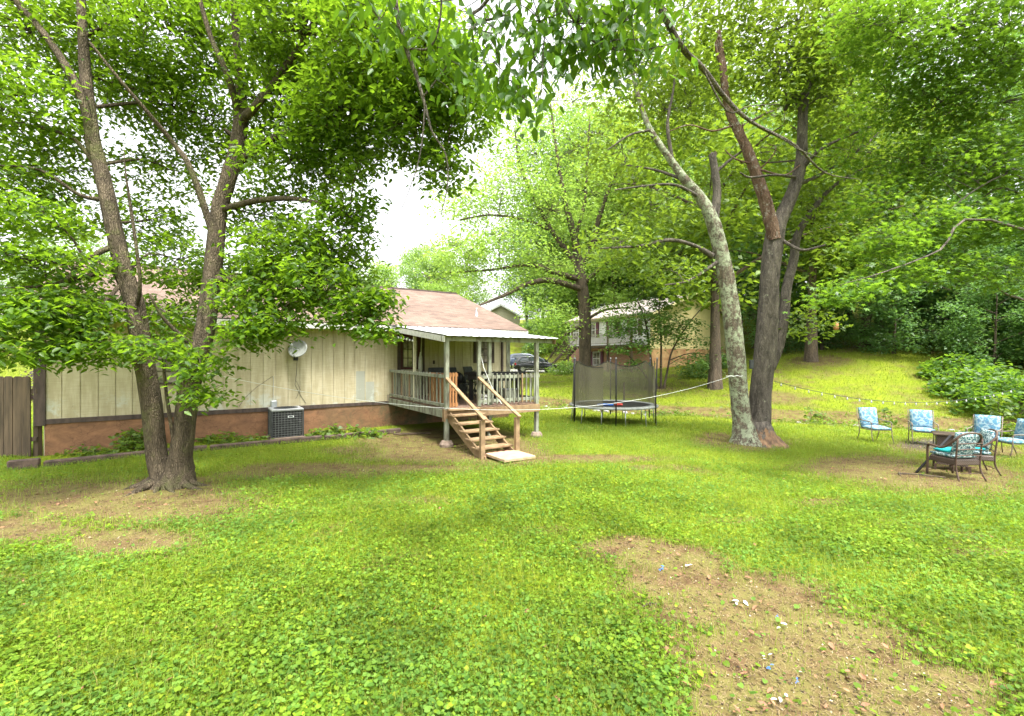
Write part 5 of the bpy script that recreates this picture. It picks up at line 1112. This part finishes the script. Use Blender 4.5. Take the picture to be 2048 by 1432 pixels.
# ------------------------------------------------------------ cars
def car(name, label, cx, Y, heading, paint, L=4.3, H=1.58, retro=True):
    z = gz1(cx, Y); r = empty(name, (cx, Y, z), heading, label, 'car')
    dzc = gz1(cx+math.cos(heading)*1.3, Y+math.sin(heading)*1.3)-gz1(cx-math.cos(heading)*1.3, Y-math.sin(heading)*1.3); r.rotation_euler = (0, -math.atan2(dzc, 2.6), heading)
    W_ = .84
    # cross-sections along x: (x, half width, sill z, belt z)
    if retro: low = [(-2.12,.62,.42,.86),(-2.0,.78,.32,1.0),(-1.5,.84,.26,1.05),(-.6,.85,.25,1.03),(.3,.85,.25,1.02),(.85,.83,.26,1.0),(1.3,.76,.28,.94),(1.75,.66,.32,.84),(2.05,.5,.38,.7),(2.14,.36,.44,.6)]
    else: low = [(-2.2,.62,.42,.86),(-2.1,.8,.32,1.0),(-1.5,.86,.26,1.05),(-.6,.88,.25,1.03),(.3,.88,.25,1.0),(.85,.87,.26,.97),(1.3,.85,.28,.93),(1.75,.8,.32,.86),(2.05,.7,.38,.74),(2.18,.56,.44,.6)]
    vs = []; fs = []; n = 8
    for (x, hw_, a, b2) in low:
        for (yy, zz) in ((-hw_*.9, a), (-hw_, a+.12), (-hw_*1.0, (a+b2)/2+.05), (-hw_*.93, b2), (hw_*.93, b2), (hw_, (a+b2)/2+.05), (hw_, a+.12), (hw_*.9, a)): vs.append((x, yy, zz))
    for i in range(len(low)-1):
        for k in range(n): fs.append((i*n+k, i*n+(k+1) % n, (i+1)*n+(k+1) % n, (i+1)*n+k))
    fs += [tuple(range(n)), tuple((len(low)-1)*n+k for k in range(n))]
    top = [(-1.95,.66,1.0,1.12),(-1.75,.66,1.0,1.42),(-1.35,.66,1.0,H-.04),(-.5,.67,1.0,H),(.2,.66,.98,H-.03),(.65,.64,.97,H-.22),(1.05,.6,.95,1.08)]
    b0 = len(vs); n2 = 6
    for (x, hw_, a, b2) in top:
        for (yy, zz) in ((-.78, a), (-hw_*.98, b2-.06*(b2-a)-.02), (-hw_*.8, b2), (hw_*.8, b2), (hw_*.98, b2-.06*(b2-a)-.02), (.78, a)): vs.append((x, yy, zz))
    for i in range(len(top)-1):
        for k in range(n2-1): fs.append((b0+i*n2+k, b0+i*n2+k+1, b0+(i+1)*n2+k+1, b0+(i+1)*n2+k))
    fs += [tuple(b0+k for k in range(n2)), tuple(b0+(len(top)-1)*n2+k for k in range(n2))]
    mb = MB(); mb.add(vs, fs); o = mb.build('body', paint, r, True); o.modifiers.new('b', 'BEVEL').width = .02
    for p in o.data.polygons: p.use_smooth = True
    def side(xz, nm='window'):
        for sg in (-1, 1):
            V = []; 
            for (x, zz) in xz:
                f_ = (zz-1.0)/(H-1.0); yy = sg*(.785-(.785-.655)*f_+.012); V.append((x, yy, zz))
            V2 = [(a, b2-sg*.02, c) for a, b2, c in V]; m_ = len(V); mb = MB(); mb.add(V+V2, [tuple(range(m_)), tuple(range(m_, 2*m_))]+[(i, (i+1) % m_, m_+(i+1) % m_, m_+i) for i in range(m_)]); mb.build(nm, M['carglass'], r)
    side([(-.62,1.06),(.0,1.06),(-.05,H-.13),(-.6,H-.11)]); side([(.08,1.06),(.85,1.05),(.55,H-.3),(.2,H-.15),(.06,H-.13)]); side([(-1.65,1.1),(-.72,1.07),(-.7,H-.11),(-1.3,H-.14),(-1.52,1.36)])
    mb = MB(); mb.obox((-1.87, 0, 1.22), (.03, 1.05, .34), ((.87,0,.5),(0,1,0),(-.5,0,.87))); mb.build('rear_window', M['carglass'], r)
    mb = MB(); mb.add([(.68,-.56,H-.22),(.68,.56,H-.22),(1.08,.6,1.09),(1.08,-.6,1.09)], [(0,1,2,3)]); wb_ = mb.build('windscreen', M['carglass'], r); wb_.location = (.012, 0, .015)
    for xx in (-1.33, 1.28):
        for sg in (-1, 1):
            wh = MB().lathe((xx, sg*.74, .33), [(.2, -.1), (.31, -.1), (.33, -.07), (.33, .07), (.31, .1), (.2, .1)], 22, 'y').build('wheel', M['rubber'], r, True)
            mb = MB(); mb.lathe((xx, sg*.83, .33), [(.2, -.02), (.205, .01), (.19, .015)], 20, 'y'); mb.build('rim', M['chrome'], wh)
            g = MB()
            g.lathe((xx, sg*.845, .33), [(.17, -.002), (.17, .004)], 16, 'y')
            g.build('hub', M['grey'], wh)
            g = MB()
            for q in range(5):
                a0 = q*1.2566+.3; g.add([(xx+.05*math.cos(a0), sg*.852, .33+.05*math.sin(a0)), (xx+.15*math.cos(a0-.2), sg*.852, .33+.15*math.sin(a0-.2)), (xx+.15*math.cos(a0+.2), sg*.852, .33+.15*math.sin(a0+.2))], [(0,1,2)])
            g.build('spokes', M['black'], wh)
    for sg in (-1, 1):
        MB().obox((-2.0, sg*.74, .82), (.12, .1, .22), bev=.03).build('tail_light', M['tail'], r); MB().obox((1.86, sg*.56, .72), (.16, .14, .14), bev=.04).build('headlight', M['chrome'], r); MB().obox((.62, sg*.92, 1.08), (.1, .16, .1), bev=.03).build('mirror', paint, r)
    MB().obox((-2.13, 0, .48), (.1, 1.3, .16), bev=.04).build('bumper', paint, r); MB().obox((-2.16, 0, .72), (.02, .4, .14)).build('number_plate', M['paper'], r)
    for sg in (-1, 1): MB().obox((-.05, sg*.875, .42), (2.2, .02, .04)).build('side_trim', M['chrome'], r)
    return r
car('parked_car', 'small black retro-shaped car seen side-on past the porch corner post', at(1071, 747, 43.2)[0], 43.2, R(6), M['carblack'])
car('parked_car', 'dark blue car parked just beyond the black one, mostly hidden', at(1058, 745, 47)[0]-.2, 47, R(4), M['carblue'], H=1.55, retro=False)

# ------------------------------------------------------------ trampoline
TY = 16.3; TX = at(1226, 800, TY)[0]; TZ = gz1(TX, TY); th = .63; tr = 1.54
tp = empty('trampoline', (TX, TY, TZ), 0, 'round trampoline with a torn black safety net on tall poles', 'trampoline')
def ring(r_, z, n=48): return [(r_*math.cos(2*math.pi*i/n), r_*math.sin(2*math.pi*i/n), z) for i in range(n+1)]
MB().tube(ring(tr-.05, th-.03), .022, 8, False).build('frame_ring', M['galv'], tp, True)
mb = MB(); mb.lathe((0,0,th), [(tr-.24, .005), (tr-.22, .03), (tr-.03, .022), (tr+.02, .0), (tr+.015, -.045), (tr-.02, -.05)], 48)
mb.f = [f for f in mb.f if len(f) == 4]; mb.build('safety_pad', simple('pad_grey', (.28, .29, .26), (.18, .2, .18), 6), tp, True)
mb = MB(); mb.lathe((0,0,th), [(.01, -.02), (tr-.2, .0)], 48); mb.build('jumping_mat', M['black'], tp)
pa = [-92, -30, 25, 88, 152, 212]
pa = [i*60-99 for i in range(6)]
ph_ = []
for i, a in enumerate(pa):
    a = R(a); x, y = (tr+.03)*math.cos(a), (tr+.03)*math.sin(a); lean = .03 if i in (1, 2) else .0; zt = CAMH-TZ-.02; ph_.append((x, y))
    MB().tube([(x, y, .08), (x, y, 1.0), (x*(1+lean), y*(1+lean), zt)], .024, 8).build('net_pole', M['black'], tp, True)
    MB().lathe((x*(1+lean), y*(1+lean), zt), [(.026, -.02), (.028, .02), (.015, .035)], 8).build('pole_cap', M['grey'], tp, True)
for i in range(12):
    a = R(i*30-95+8); x, y = (tr-.08)*math.cos(a), (tr-.08)*math.sin(a)
    MB().tube([(x, y, th-.05), (x*1.03, y*1.03, gz1(TX+x, TY+y)-TZ)], .018, 7).build('leg', M['galv'], tp, True)
# net hangs from the poles in swags, open at the front left
vs = []; fs = []; cols_ = []
ang = [a for a in np.arange(-35, 246, 4)]
for a in ang:
    t = ((a-(-35)) % 60)/60; sag = .22*4*t*(1-t); zt = CAMH-TZ-.12-sag; ra = R(a); f_ = 1.0-.05*4*t*(1-t)
    for j in range(7):
        q = j/6; rr = (tr-.06)*(1-(1-f_)*q)-.1*math.sin(q*3.1)*.6*(0.5+0.5*math.sin(a*.3)); vs.append((rr*math.cos(ra), rr*math.sin(ra), th+.02+(zt-th)*q))
for i in range(len(ang)-1):
    for j in range(6): fs.append((i*7+j, i*7+j+1, (i+1)*7+j+1, (i+1)*7+j))
mb = MB(); mb.add(vs, fs); mb.build('safety_net', M['net'], tp, True)
mb = MB(); mb.tube([vs[i*7+6] for i in range(len(ang))], .012, 5, False); mb.build('net_edge', M['black'], tp)
mb = MB(); mb.tube([(-.65,-.5,.03),(-.35,-.45,.035),(-.1,-.5,.03)], .035, 8); o = mb.build('foam_noodle', M['blue']); o.location = (TX, TY, TZ+th); tag(o, 'blue foam tube lying on the trampoline mat', 'toy')
mb = MB(); mb.tube([(-.05,-.5,.03),(.1,-.48,.045),(.22,-.5,.03)], .04, 8); o = mb.build('toy', M['red']); o.location = (TX, TY, TZ+th); tag(o, 'red toy lying at the end of the blue foam tube on the trampoline', 'toy')
o = MB().box(-.035, .035, -.035, .035, -.1, 1.5, .004).build('yard_stake', M['oldwood']); p_ = at(1248, 800, 20.5); o.location = (p_[0], 20.5, gz1(p_[0], 20.5)); tag(o, 'grey wooden stake standing upright behind the trampoline', 'post')

# ------------------------------------------------------------ patio chairs
def uvbox(o):
    me = o.data; uv = me.uv_layers.new(name='UVMap')
    for p in me.polygons:
        n_ = p.normal; a = max(range(3), key=lambda i: abs(n_[i])); ia, ib = [(1, 2), (0, 2), (0, 1)][a]
        for li in p.loop_indices: co = me.vertices[me.loops[li].vertex_index].co; uv.data[li].uv = (co[ia]*1.0+.25, co[ib]*1.0+.12)
    return o
def cushion(mb, c, size, ax, puff=.02):
    """a rounded pad"""
    c = np.array(c, float); A = np.array(ax, float); n = 7; h = np.array(size)/2; vs = []; fs = []
    for sgn in (-1, 1):
        for i in range(n):
            for j in range(n):
                u, v = -1+2*i/(n-1), -1+2*j/(n-1); e = (1-u**4)*(1-v**4); k = 1-.02*(abs(u)*abs(v))**2
                vs.append(c+A[0]*h[0]*u*k+A[1]*h[1]*v*k+A[2]*sgn*(h[2]*(.45+.55*e)+puff*e*(1+.15*math.sin(5*u)*math.sin(4*v))))
    for s_ in (0, 1):
        b0 = s_*n*n
        for i in range(n-1):
            for j in range(n-1): q = (b0+i*n+j, b0+(i+1)*n+j, b0+(i+1)*n+j+1, b0+i*n+j+1); fs.append(q if s_ else q[::-1])
    bd = [i*n for i in range(n)]+[(n-1)*n+j for j in range(1, n)]+[i*n+n-1 for i in range(n-2, -1, -1)]+[j for j in range(n-2, 0, -1)]
    for a, b2 in zip(bd, bd[1:]+bd[:1]): fs.append((a, b2, b2+n*n, a+n*n))
    mb.add(vs, fs)
random.seed(4)
FR = simple('bronze_metal', (.2, .16, .12), (.12, .1, .08), 20, rough=.5, bumps=.1)
def patio_chair(label):       # faces local -y
    r = empty('patio_chair', (0, 0, 0), 0, label, 'chair', 'blue-cushioned chairs round the fire pit')
    mb = MB(); cushion(mb, (0, -.02, .43), (.52, .52, .09), ((1,0,0),(0,1,0),(0,0,1))); uvbox(mb.build('seat_cushion', M['cushion'], r, True))
    mb = MB(); cushion(mb, (0, .28, .72), (.52, .56, .09), ((1,0,0),(0,.2,.98),(0,-.98,.2))); uvbox(mb.build('back_cushion', M['cushion'], r, True))
    for sx_ in (-.29, .29):
        MB().tube([(sx_, -.34, 0), (sx_, -.27, .2), (sx_, -.25, .4), (sx_, -.24, .6)], .013, 6).build('leg', FR, r, True)
        MB().tube([(sx_, .34, 0), (sx_, .24, .25), (sx_, .24, .42), (sx_, .36, .98)], .013, 6).build('leg', FR, r, True)
        MB().tube([(sx_, -.27, .57), (sx_, -.2, .63), (sx_, .05, .63), (sx_, .28, .66)], .016, 6).build('armrest', FR, r, True)
    mb = MB(); mb.tube([(-.29,-.25,.385),(.29,-.25,.385),(.29,.24,.385),(-.29,.24,.385),(-.29,-.25,.385)], .012, 6); mb.tube([(-.29,.36,.98),(.29,.36,.98)], .012, 6)
    mb.build('seat_frame', FR, r); return r
pit = np.array((10.9, 12.1))
spots = [(1750, 872, 13.7, 'patio chair with blue medallion cushions, leftmost of the ring, facing right', None), (1846, 877, 13.6, 'patio chair with blue medallion cushions facing the viewer behind the table', None),
         (1968, 893, 12.7, 'patio chair with blue medallion cushions standing behind the wicker chairs', None), (2026, 905, 11.9, 'patio chair with blue medallion cushions cut by the right edge, facing left', None)]
hd = [R(-2), R(-32), R(-58), R(-98)]
pc = None
for i, (px, py, Y, lab, _) in enumerate(spots):
    c = patio_chair(lab) if pc is None else copy_tree(pc); pc = pc or c; x = at(px, py, Y)[0]; c.location = (x, Y, gz1(x, Y)+.0); c.rotation_euler = (0, 0, hd[i]); c['label'] = lab
    for q in ((-.29,-.34),(.29,.34)): pass
def wicker_chair(label):     # faces local -y
    r = empty('wicker_chair', (0, 0, 0), 0, label, 'chair', 'brown wicker chairs')
    mb = MB(); mb.box(-.27, .27, -.27, .27, .3, .42, .02); mb.build('seat_frame', M['wicker'], r)
    mb = MB(); cushion(mb, (0, -.03, .47), (.5, .5, .09), ((1,0,0),(0,1,0),(0,0,1))); uvbox(mb.build('seat_cushion', M['cushion2'], r, True))
    mb = MB(); cushion(mb, (0, -.04, .545), (.44, .4, .06), ((1,0,0),(0,1,0),(0,0,1))); mb.build('seat_pad', M['teal'], r, True)
    mb = MB(); cushion(mb, (0, .2, .72), (.47, .5, .1), ((1,0,0),(0,.22,.97),(0,-.97,.22))); uvbox(mb.build('back_cushion', M['cushion2'], r, True))
    # frame: arms sweep up into an arched back
    arch = [(-.29,-.29,.0),(-.29,-.28,.3),(-.3,-.27,.58),(-.31,-.2,.64),(-.31,.0,.62),(-.31,.14,.68),(-.28,.27,.82),(-.18,.33,.93),(0,.35,.96),(.18,.33,.93),(.28,.27,.82),(.31,.14,.68),(.31,.0,.62),(.31,-.2,.64),(.3,-.27,.58),(.29,-.28,.3),(.29,-.29,.0)]
    MB().tube(smooth_path(arch, 4), .022, 7).build('back_frame', M['wickerframe'], r, True)
    for sx_ in (-.26, .26): MB().tube(smooth_path([(sx_*1.12, .36, 0), (sx_, .28, .2), (sx_, .27, .42), (sx_*1.02, .31, .84)], 3), [.016]*10, 7).build('leg', M['wickerframe'], r, True)
    mb = MB()
    for zz in (.5, .62, .74): mb.tube([(-.27, .28+(zz-.42)*.1, zz), (0, .31+(zz-.42)*.1, zz+.02), (.27, .28+(zz-.42)*.1, zz)], .012, 6)
    for yy in (-.27, .27): mb.tube([(-.28, yy, .14), (.28, yy, .14)], .008, 5)
    mb.build('back_weave', M['wickerframe'], r); return r
wch = wicker_chair('nearest brown wicker chair with teal seat pad, its arched back to the viewer'); x = at(1908, 955, 8.9)[0]; wch.location = (x, 8.9, gz1(x, 8.9)); wch.rotation_euler = (0, 0, R(184)); wch.scale = (.95,)*3
w2 = copy_tree(wch); x = at(1945, 925, 9.8)[0]; w2.location = (x, 9.8, gz1(x, 9.8)); w2.rotation_euler = (0, 0, R(-115)); w2['label'] = 'second brown wicker chair, half hidden behind the nearest one and turned left'
tx = at(1902, 930, 9.75)[0]; tz = gz1(tx, 9.75)
tb = empty('wicker_table', (tx, 9.75, tz), R(-40), 'square dark table with woven brown sides behind the nearest wicker chair', 'table')
MB().box(-.3, .3, -.3, .3, .76, .79, .006).build('tabletop', M['oldwood'], tb); MB().box(-.24, .24, -.24, .24, .14, .755, .01).build('woven_side', M['wicker'], tb)
for a, b2 in ((-1,-1),(1,-1),(-1,1),(1,1)): MB().box(a*.26-.02, a*.26+.02, b2*.26-.02, b2*.26+.02, 0, .16).build('leg', M['wickerframe'], tb)
mb = MB(); p0 = at(1832, 928, 9.2); p0[2] = gz1(p0[0], 9.35)+.01; p1 = np.array((tx-.3, 9.45, tz+.8)); mb.tube([p0, p1], .022, 8); o = mb.build('leaning_pole', M['black'], None, True); tag(o, 'dark metal pole leaning from the ground onto the table corner', 'pole')
for (px, py, Y, l, a, lab) in ((1842,948,8.9,.7,-.5,'crooked dry stick lying left of the nearest wicker chair'), (1300,1208,3.95,.16,.35,'forked dry twig at the left edge of the bare foreground path'), (1800,955,9,.35,.9,'small stick on the dirt in front of the fire pit')):
    p = at(px, py, Y); x, y = p[0], Y; mb = Wood(int(px)); mb.limb([(x-l/2*math.cos(a), y-l/2*math.sin(a), gz1(x, y)+.02), (x, y+.03, gz1(x, y)+.025), (x+l/2*math.cos(a), y+l/2*math.sin(a), gz1(x, y)+.02)], [.012*l+.004]*3, 6, 4, .1)
    mb.limb([(x, y+.03, gz1(x, y)+.02), (x+.1*l, y-.25*l, gz1(x, y)+.02)], [.008, .004], 5); o = mb.build('stick', M['twig'], None); tag(o, lab, 'stick')

# ------------------------------------------------------------ clothes line, bulbs, birdhouse
A_ = at(395, 742, 7.5); B_ = at(1462, 752, 12.45)
def cat_(A_, B_, sag, n=40): return [A_+(B_-A_)*t-np.array((0, 0, sag*4*t*(1-t))) for t in np.linspace(0, 1, n)]
line = cat_(A_, B_, .0)
for i, t in enumerate(np.linspace(0, 1, 40)): line[i] = line[i]-np.array((0, 0, .78*(4*t*(1-t))**1.0))
o = MB().tube(line, .0038, 5, False).build('clothes_line', M['rope']); tag(o, 'long sagging white line tied between the twin-trunk tree and the lichen tree', 'clothes line')
o = MB().tube([at(1452+q*1.0, 752+.7*math.sin(q*.5), 12.2+.0*q) for q in range(0, 36, 3)], .01, 5).build('tied_cord', M['rope']); tag(o, 'loop of pale cord tied round the lichen-covered trunk', 'cord')
sb = empty('string_light', tuple(at(1548, 762, 13)), 0, 'string of clear bulbs sagging across the far lawn from the lichen tree to the right', 'string lights')
E0, E1 = at(1548, 762, 13), at(2030, 778, 17); pts = [E0+(E1-E0)*t-np.array((0, 0, .62*4*t*(1-t)*(.9)) ) for t in np.linspace(0, 1, 45)]
MB().tube(np.array(pts)-np.array(sb.location), .008, 4, False).build('wire', M['dkgrey'], sb)
for i in range(1, 44, 2):
    p = pts[i]-np.array(sb.location); MB().lathe(tuple(p), [(.009, -.0), (.010, -.025), (.013, -.032), (.025, -.06), (.02, -.085), (.004, -.095)], 9).build('bulb', M['lampglass'], sb, True)
p = at(1503, 728, 12.25); o = MB().box(-.05, .05, -.04, .04, -.13, .11, .01).build('grey_box', M['dkgrey']); o.location = tuple(p); tag(o, 'small grey box fixed between the two lichen tree trunks', 'box')
p = at(1672, 655, 24); o = MB().lathe((0,0,0), [(.02, .35), (.1, .22), (.13, 0), (.1, -.12), (.02, -.14)], 10).build('bird_feeder', M['pallet'], None, True); o.location = tuple(p); tag(o, 'little tan bird feeder hanging in front of the wood', 'bird feeder')

# ------------------------------------------------------------ rocks in the ditch
r = np.random.default_rng(88); VV = []; FF = []; nn = 0
ico = [(math.cos(a)*math.cos(e), math.sin(a)*math.cos(e), math.sin(e)) for e in (-.9, 0, .9) for a in np.linspace(0, 6.283, 6, endpoint=False)]
ifc = [(i*6+k, i*6+(k+1) % 6, (i+1)*6+(k+1) % 6, (i+1)*6+k) for i in range(2) for k in range(6)]
def rocks(n, f):
    global nn
    for _ in range(n):
        x, y = f(); s = r.uniform(.05, .16); v = np.array(ico)*np.array((r.uniform(.7,1.4), r.uniform(.7,1.2), r.uniform(.45,.8)))*s*(1+r.normal(0, .12, (18, 1))); a = r.uniform(0, 6)
        v = v@np.array(((math.cos(a), math.sin(a), 0), (-math.sin(a), math.cos(a), 0), (0, 0, 1))); v += (x, y, gz1(x, y)+s*.25); VV.append(v); FF.append(np.array(ifc+[(12, 13, 14, 15), (15, 16, 17, 12)])+nn); nn += 18
rocks(190, lambda: (lambda t: (1.2+4*t+r.normal(0, .3), 23.4-2.6*t+r.normal(0, .35)))(r.uniform()))
rocks(220, lambda: (lambda t: (5.5+13*t+r.normal(0, .3), 21.1-4.0*t+r.normal(0, .3)))(r.uniform()))
o = npmesh('ditch_rocks', np.vstack(VV), np.vstack(FF), M['rock']); tag(o, 'grey stones lining the bed of the shallow ditch', 'rocks', kind='stuff')

# weeds along the ditch
t_ = r.uniform(0, 1, 900); k_ = np.searchsorted([.12, .3, .55, .75], t_); q_ = r.uniform(0, 1, 900); A0, A1 = DITCH[k_+1], DITCH[np.minimum(k_+2, len(DITCH)-1)]
Pw = A0+(A1-A0)*q_[:, None]+r.normal(0, 1, (900, 2))*(.25, .75); kp = fbm(Pw[:, 0], Pw[:, 1], .8) > .42; Pw = Pw[kp]
Cw = np.stack([Pw[:, 0], Pw[:, 1], gz(Pw[:, 0], Pw[:, 1])+r.uniform(.05, .3, len(Pw))], 1); V, F = leafgeo(spray(Cw, 9, .12, r, .4), .1, T_WIDE, r, .5, .2)
o = npmesh('ditch_weeds', V, F, M['leaf_b']); tag(o, 'leafy weeds tangled along both banks of the ditch', 'weeds', kind='stuff')
# ------------------------------------------------------------ ground cover, grass, litter
r = np.random.default_rng(5)
def scatter(n, ymin, ymax, p=2.0, xlim=1.22):
    """even on screen-ish: density falls as 1/Y^p"""
    u = r.uniform(0, 1, n); e = 2-p
    Y = ymin*(ymax/ymin)**u if abs(e) < 1e-3 else (ymin**e+u*(ymax**e-ymin**e))**(1/e); X = r.uniform(-xlim, xlim, n)*(Y+.6)
    return X, Y
def off_house(X, Y):
    dx, dy = X-HX, Y-HY; s = dx*ur[0]+dy*ur[1]; n_ = dx*ur[1]-dy*ur[0]
    inside = (s > SL-.2) & (s < SR+.1) & (n_ < .1) & (n_ > -DP); under = (s > -.1) & (s < 2.7) & (n_ < 3.9) & (n_ > 0)
    slab = (s > .05) & (s < .9) & (n_ > 5.6) & (n_ < 6.5); bed = (s > -8) & (s < -.2) & (n_ > 0) & (n_ < 1.35)
    trk = (np.hypot(X+5.7, Y-7.6) < .5) | (np.hypot(X-6.7, Y-12.66) < .5)
    return ~(inside | under | slab | trk | (bed & (r.uniform(size=X.shape) < .8)))
X, Y = scatter(560000, 1.9, 17, 1.5)
d = dirt(X, Y); pn = fbm(X+5, Y+2, .8); keep = (r.uniform(size=X.shape) > np.clip(d*1.7-.25, 0, .98)) & off_house(X, Y) & (r.uniform(size=X.shape) < np.clip(.35+pn*1.1, 0, 1)); X, Y, pn = X[keep], Y[keep], pn[keep]
hgt = (.008+.075*r.uniform(size=X.shape)**1.4)*np.clip(.5+pn, .5, 1.3)
P = np.stack([X, Y, gz(X, Y)+hgt], 1); sz = (.014+.036*r.uniform(size=X.shape)**2)*np.clip(.92-.012*Y, .75, 1)*np.where(Y > 12, .95, 1)*np.clip(.75+.5*pn, .8, 1.15)
V, F = leafgeo(P, sz, T_HEART, r, .38, .12, .25)
ql = (fbm(X+60, Y+11, .9)+r.uniform(-.25, .25, X.shape)) > .53; fq = np.repeat(ql, len(T_HEART[1]))
def _sub(V, F, mask):
    Fm = F[mask]; u, inv = np.unique(Fm, return_inverse=True); return V[u], inv.reshape(Fm.shape)
o = npmesh('ground_cover', *_sub(V, F, ~fq), M['leaf_lawn']); tag(o, 'low yellow-green round-leaved weeds carpeting the near yard', 'ground cover', kind='stuff')
o = npmesh('clover_patch', *_sub(V, F, fq), M['leaf_clover']); tag(o, 'cooler green clover patches mixed into the weedy yard', 'clover', kind='stuff')
# grass blades: near thin tufts and the far lawns
def blades(n, y0, y1, p, hmin, hmax, w_, dthr, xlim=1.22, seed=0, gf=0):
    X, Y = scatter(n, y0, y1, p, xlim); d = dirt(X, Y); keep = (r.uniform(size=X.shape) > np.clip((d-dthr)*1.8, 0, .96)) & off_house(X, Y); X, Y = X[keep], Y[keep]; m_ = len(X)
    g = 1+gf*Y; h = r.uniform(hmin, hmax, m_)*g; a = r.uniform(0, 6.283, m_); l = h*r.uniform(.2, .8, m_); z = gz(X, Y); ww = w_*g*r.uniform(.7, 1.3, m_)
    b0 = np.stack([X, Y, z], 1); side = np.stack([-np.sin(a), np.cos(a), np.zeros(m_)], 1)*ww[:, None]/2; dr = np.stack([np.cos(a), np.sin(a), np.zeros(m_)], 1)
    mid = b0+dr*(l*.35)[:, None]; mid[:, 2] += h*.65; tip = b0+dr*l[:, None]; tip[:, 2] += h
    V = np.stack([b0-side, b0+side, mid+side*.7, mid-side*.7, tip+side*.1, tip-side*.1], 1).reshape(-1, 3); F0 = np.array([(0,1,2,3),(3,2,4,5)]); F = (F0[None]+(np.arange(m_)*6)[:, None, None]).reshape(-1, 4)
    return V, F
V1, F1 = blades(280000, 1.9, 14, 1.5, .02, .085, .003, .35, gf=.05)
V2, F2 = blades(230000, 12, 60, 1.45, .03, .075, .010, .35, gf=.03)
o = npmesh('grass', np.vstack([V1, V2]), np.vstack([F1, F2+len(V1)]), M['grass']); tag(o, 'short bright green grass over the yard and far lawns', 'grass', kind='stuff')
# dry grass and dead leaves on bare ground
X, Y = scatter(90000, 1.9, 14, 1.5); d = dirt(X, Y); k_ = (d > .25) & off_house(X, Y); X, Y = X[k_], Y[k_]; m_ = len(X); a = r.uniform(0, 6.283, m_); L = r.uniform(.012, .045, m_); z = gz(X, Y)+r.uniform(.003, .014, m_)
dr = np.stack([np.cos(a)*L, np.sin(a)*L, r.normal(0, .008, m_)], 1); sd_ = np.stack([-np.sin(a), np.cos(a), np.zeros(m_)], 1)*.0009*(1+Y[:, None]*.15); b0 = np.stack([X, Y, z], 1)
V = np.stack([b0-sd_, b0+sd_, b0+dr+sd_, b0+dr-sd_], 1).reshape(-1, 3); F = (np.array([(0,1,2,3)])[None]+(np.arange(m_)*4)[:, None, None]).reshape(-1, 4)
o = npmesh('dry_thatch', V, F, M['straw']); tag(o, 'dry straw bits strewn over the bare soil', 'dry grass', kind='stuff')
X, Y = scatter(2600, 1.9, 15, 1.5); d = dirt(X, Y); k_ = (r.uniform(size=X.shape) < .1+d*.6) & off_house(X, Y); X, Y = X[k_], Y[k_]
V, F = leafgeo(np.stack([X, Y, gz(X, Y)+.03], 1), np.full(len(X), .05), T_OV, r, .35, .05, .5); o = npmesh('fallen_leaves', V, F, M['deadleaf']); tag(o, 'brown fallen leaves scattered over the yard', 'fallen leaves', kind='stuff')
X, Y = scatter(110000, 1.9, 15, 1.7); d = dirt(X, Y); k_ = (r.uniform(size=X.shape) < d*1.2-.25) & off_house(X, Y); X, Y = X[k_], Y[k_]
V, F = leafgeo(np.stack([X, Y, gz(X, Y)+.004], 1), r.uniform(.006, .02, len(X))*(1+.05*Y), T_DI, r, .6, .05, .4); cm_ = leafmat('soil_crumbs', (.02, .012, .007), (.2, .14, .07), (.05, .03, .02), .05, .9, (.4, .36, .25))
o = npmesh('soil_crumbs', V, F, cm_); tag(o, 'crumbs of soil, bark and old leaves over the bare ground', 'soil crumbs', kind='stuff')
# scraps of litter on the bare path
def scrap(px, py, w_, m_, lab, T=T_OV):
    Y = CAMH*FPX/(py-716); x = at(px, py, Y)[0]; V, F = leafgeo(np.array([(x, Y, gz1(x, Y)+.025), (x+w_*.4, Y+.01, gz1(x, Y)+.028), (x-w_*.3, Y-.015, gz1(x, Y)+.022)]), np.array([w_, w_*.8, w_*.7])*.55, T, r, .3, .02, .2)
    o = npmesh('litter', V, F, m_); tag(o, lab, 'litter', 'litter on the bare path')
for t in ((1322,1138,.09,'blue','pale blue scrap highest up the bare foreground path',), (1370,1136,.09,'paper','white paper scrap right beside the blue one at the top of the path'), (1478,1206,.11,'paper','torn white paper scrap in the middle of the bare path'), (1566,1254,.1,'paper','crumpled white paper near the right side of the bare path'),
          (1400,1257,.11,'leaf_front','pair of fallen green leaves in the middle of the path'), (1512,1198,.07,'leaf_front','single fallen green leaf near the torn paper'), (1535,1334,.06,'blue','long blue plastic scrap low on the bare path'), (1592,1365,.04,'blue','small blue plastic scrap lowest on the path'),
          (1552,1234,.035,'blue','tiny blue scrap just above the crumpled white paper'), (1560,1398,.09,'paper','torn white scrap near the bottom of the path'), (1530,1314,.08,'paper','grey white leaf-like scrap left of the blue scrap'), (1352,1278,.08,'deadleaf','curled brown leaf at the left edge of the path'), (1540,1420,.1,'deadleaf','brown leaf at the bottom edge of the path'),(1660,1250,.09,'deadleaf','tan leaf at the right side of the path')):
    scrap(t[0], t[1], t[2], M[t[3]], t[4])
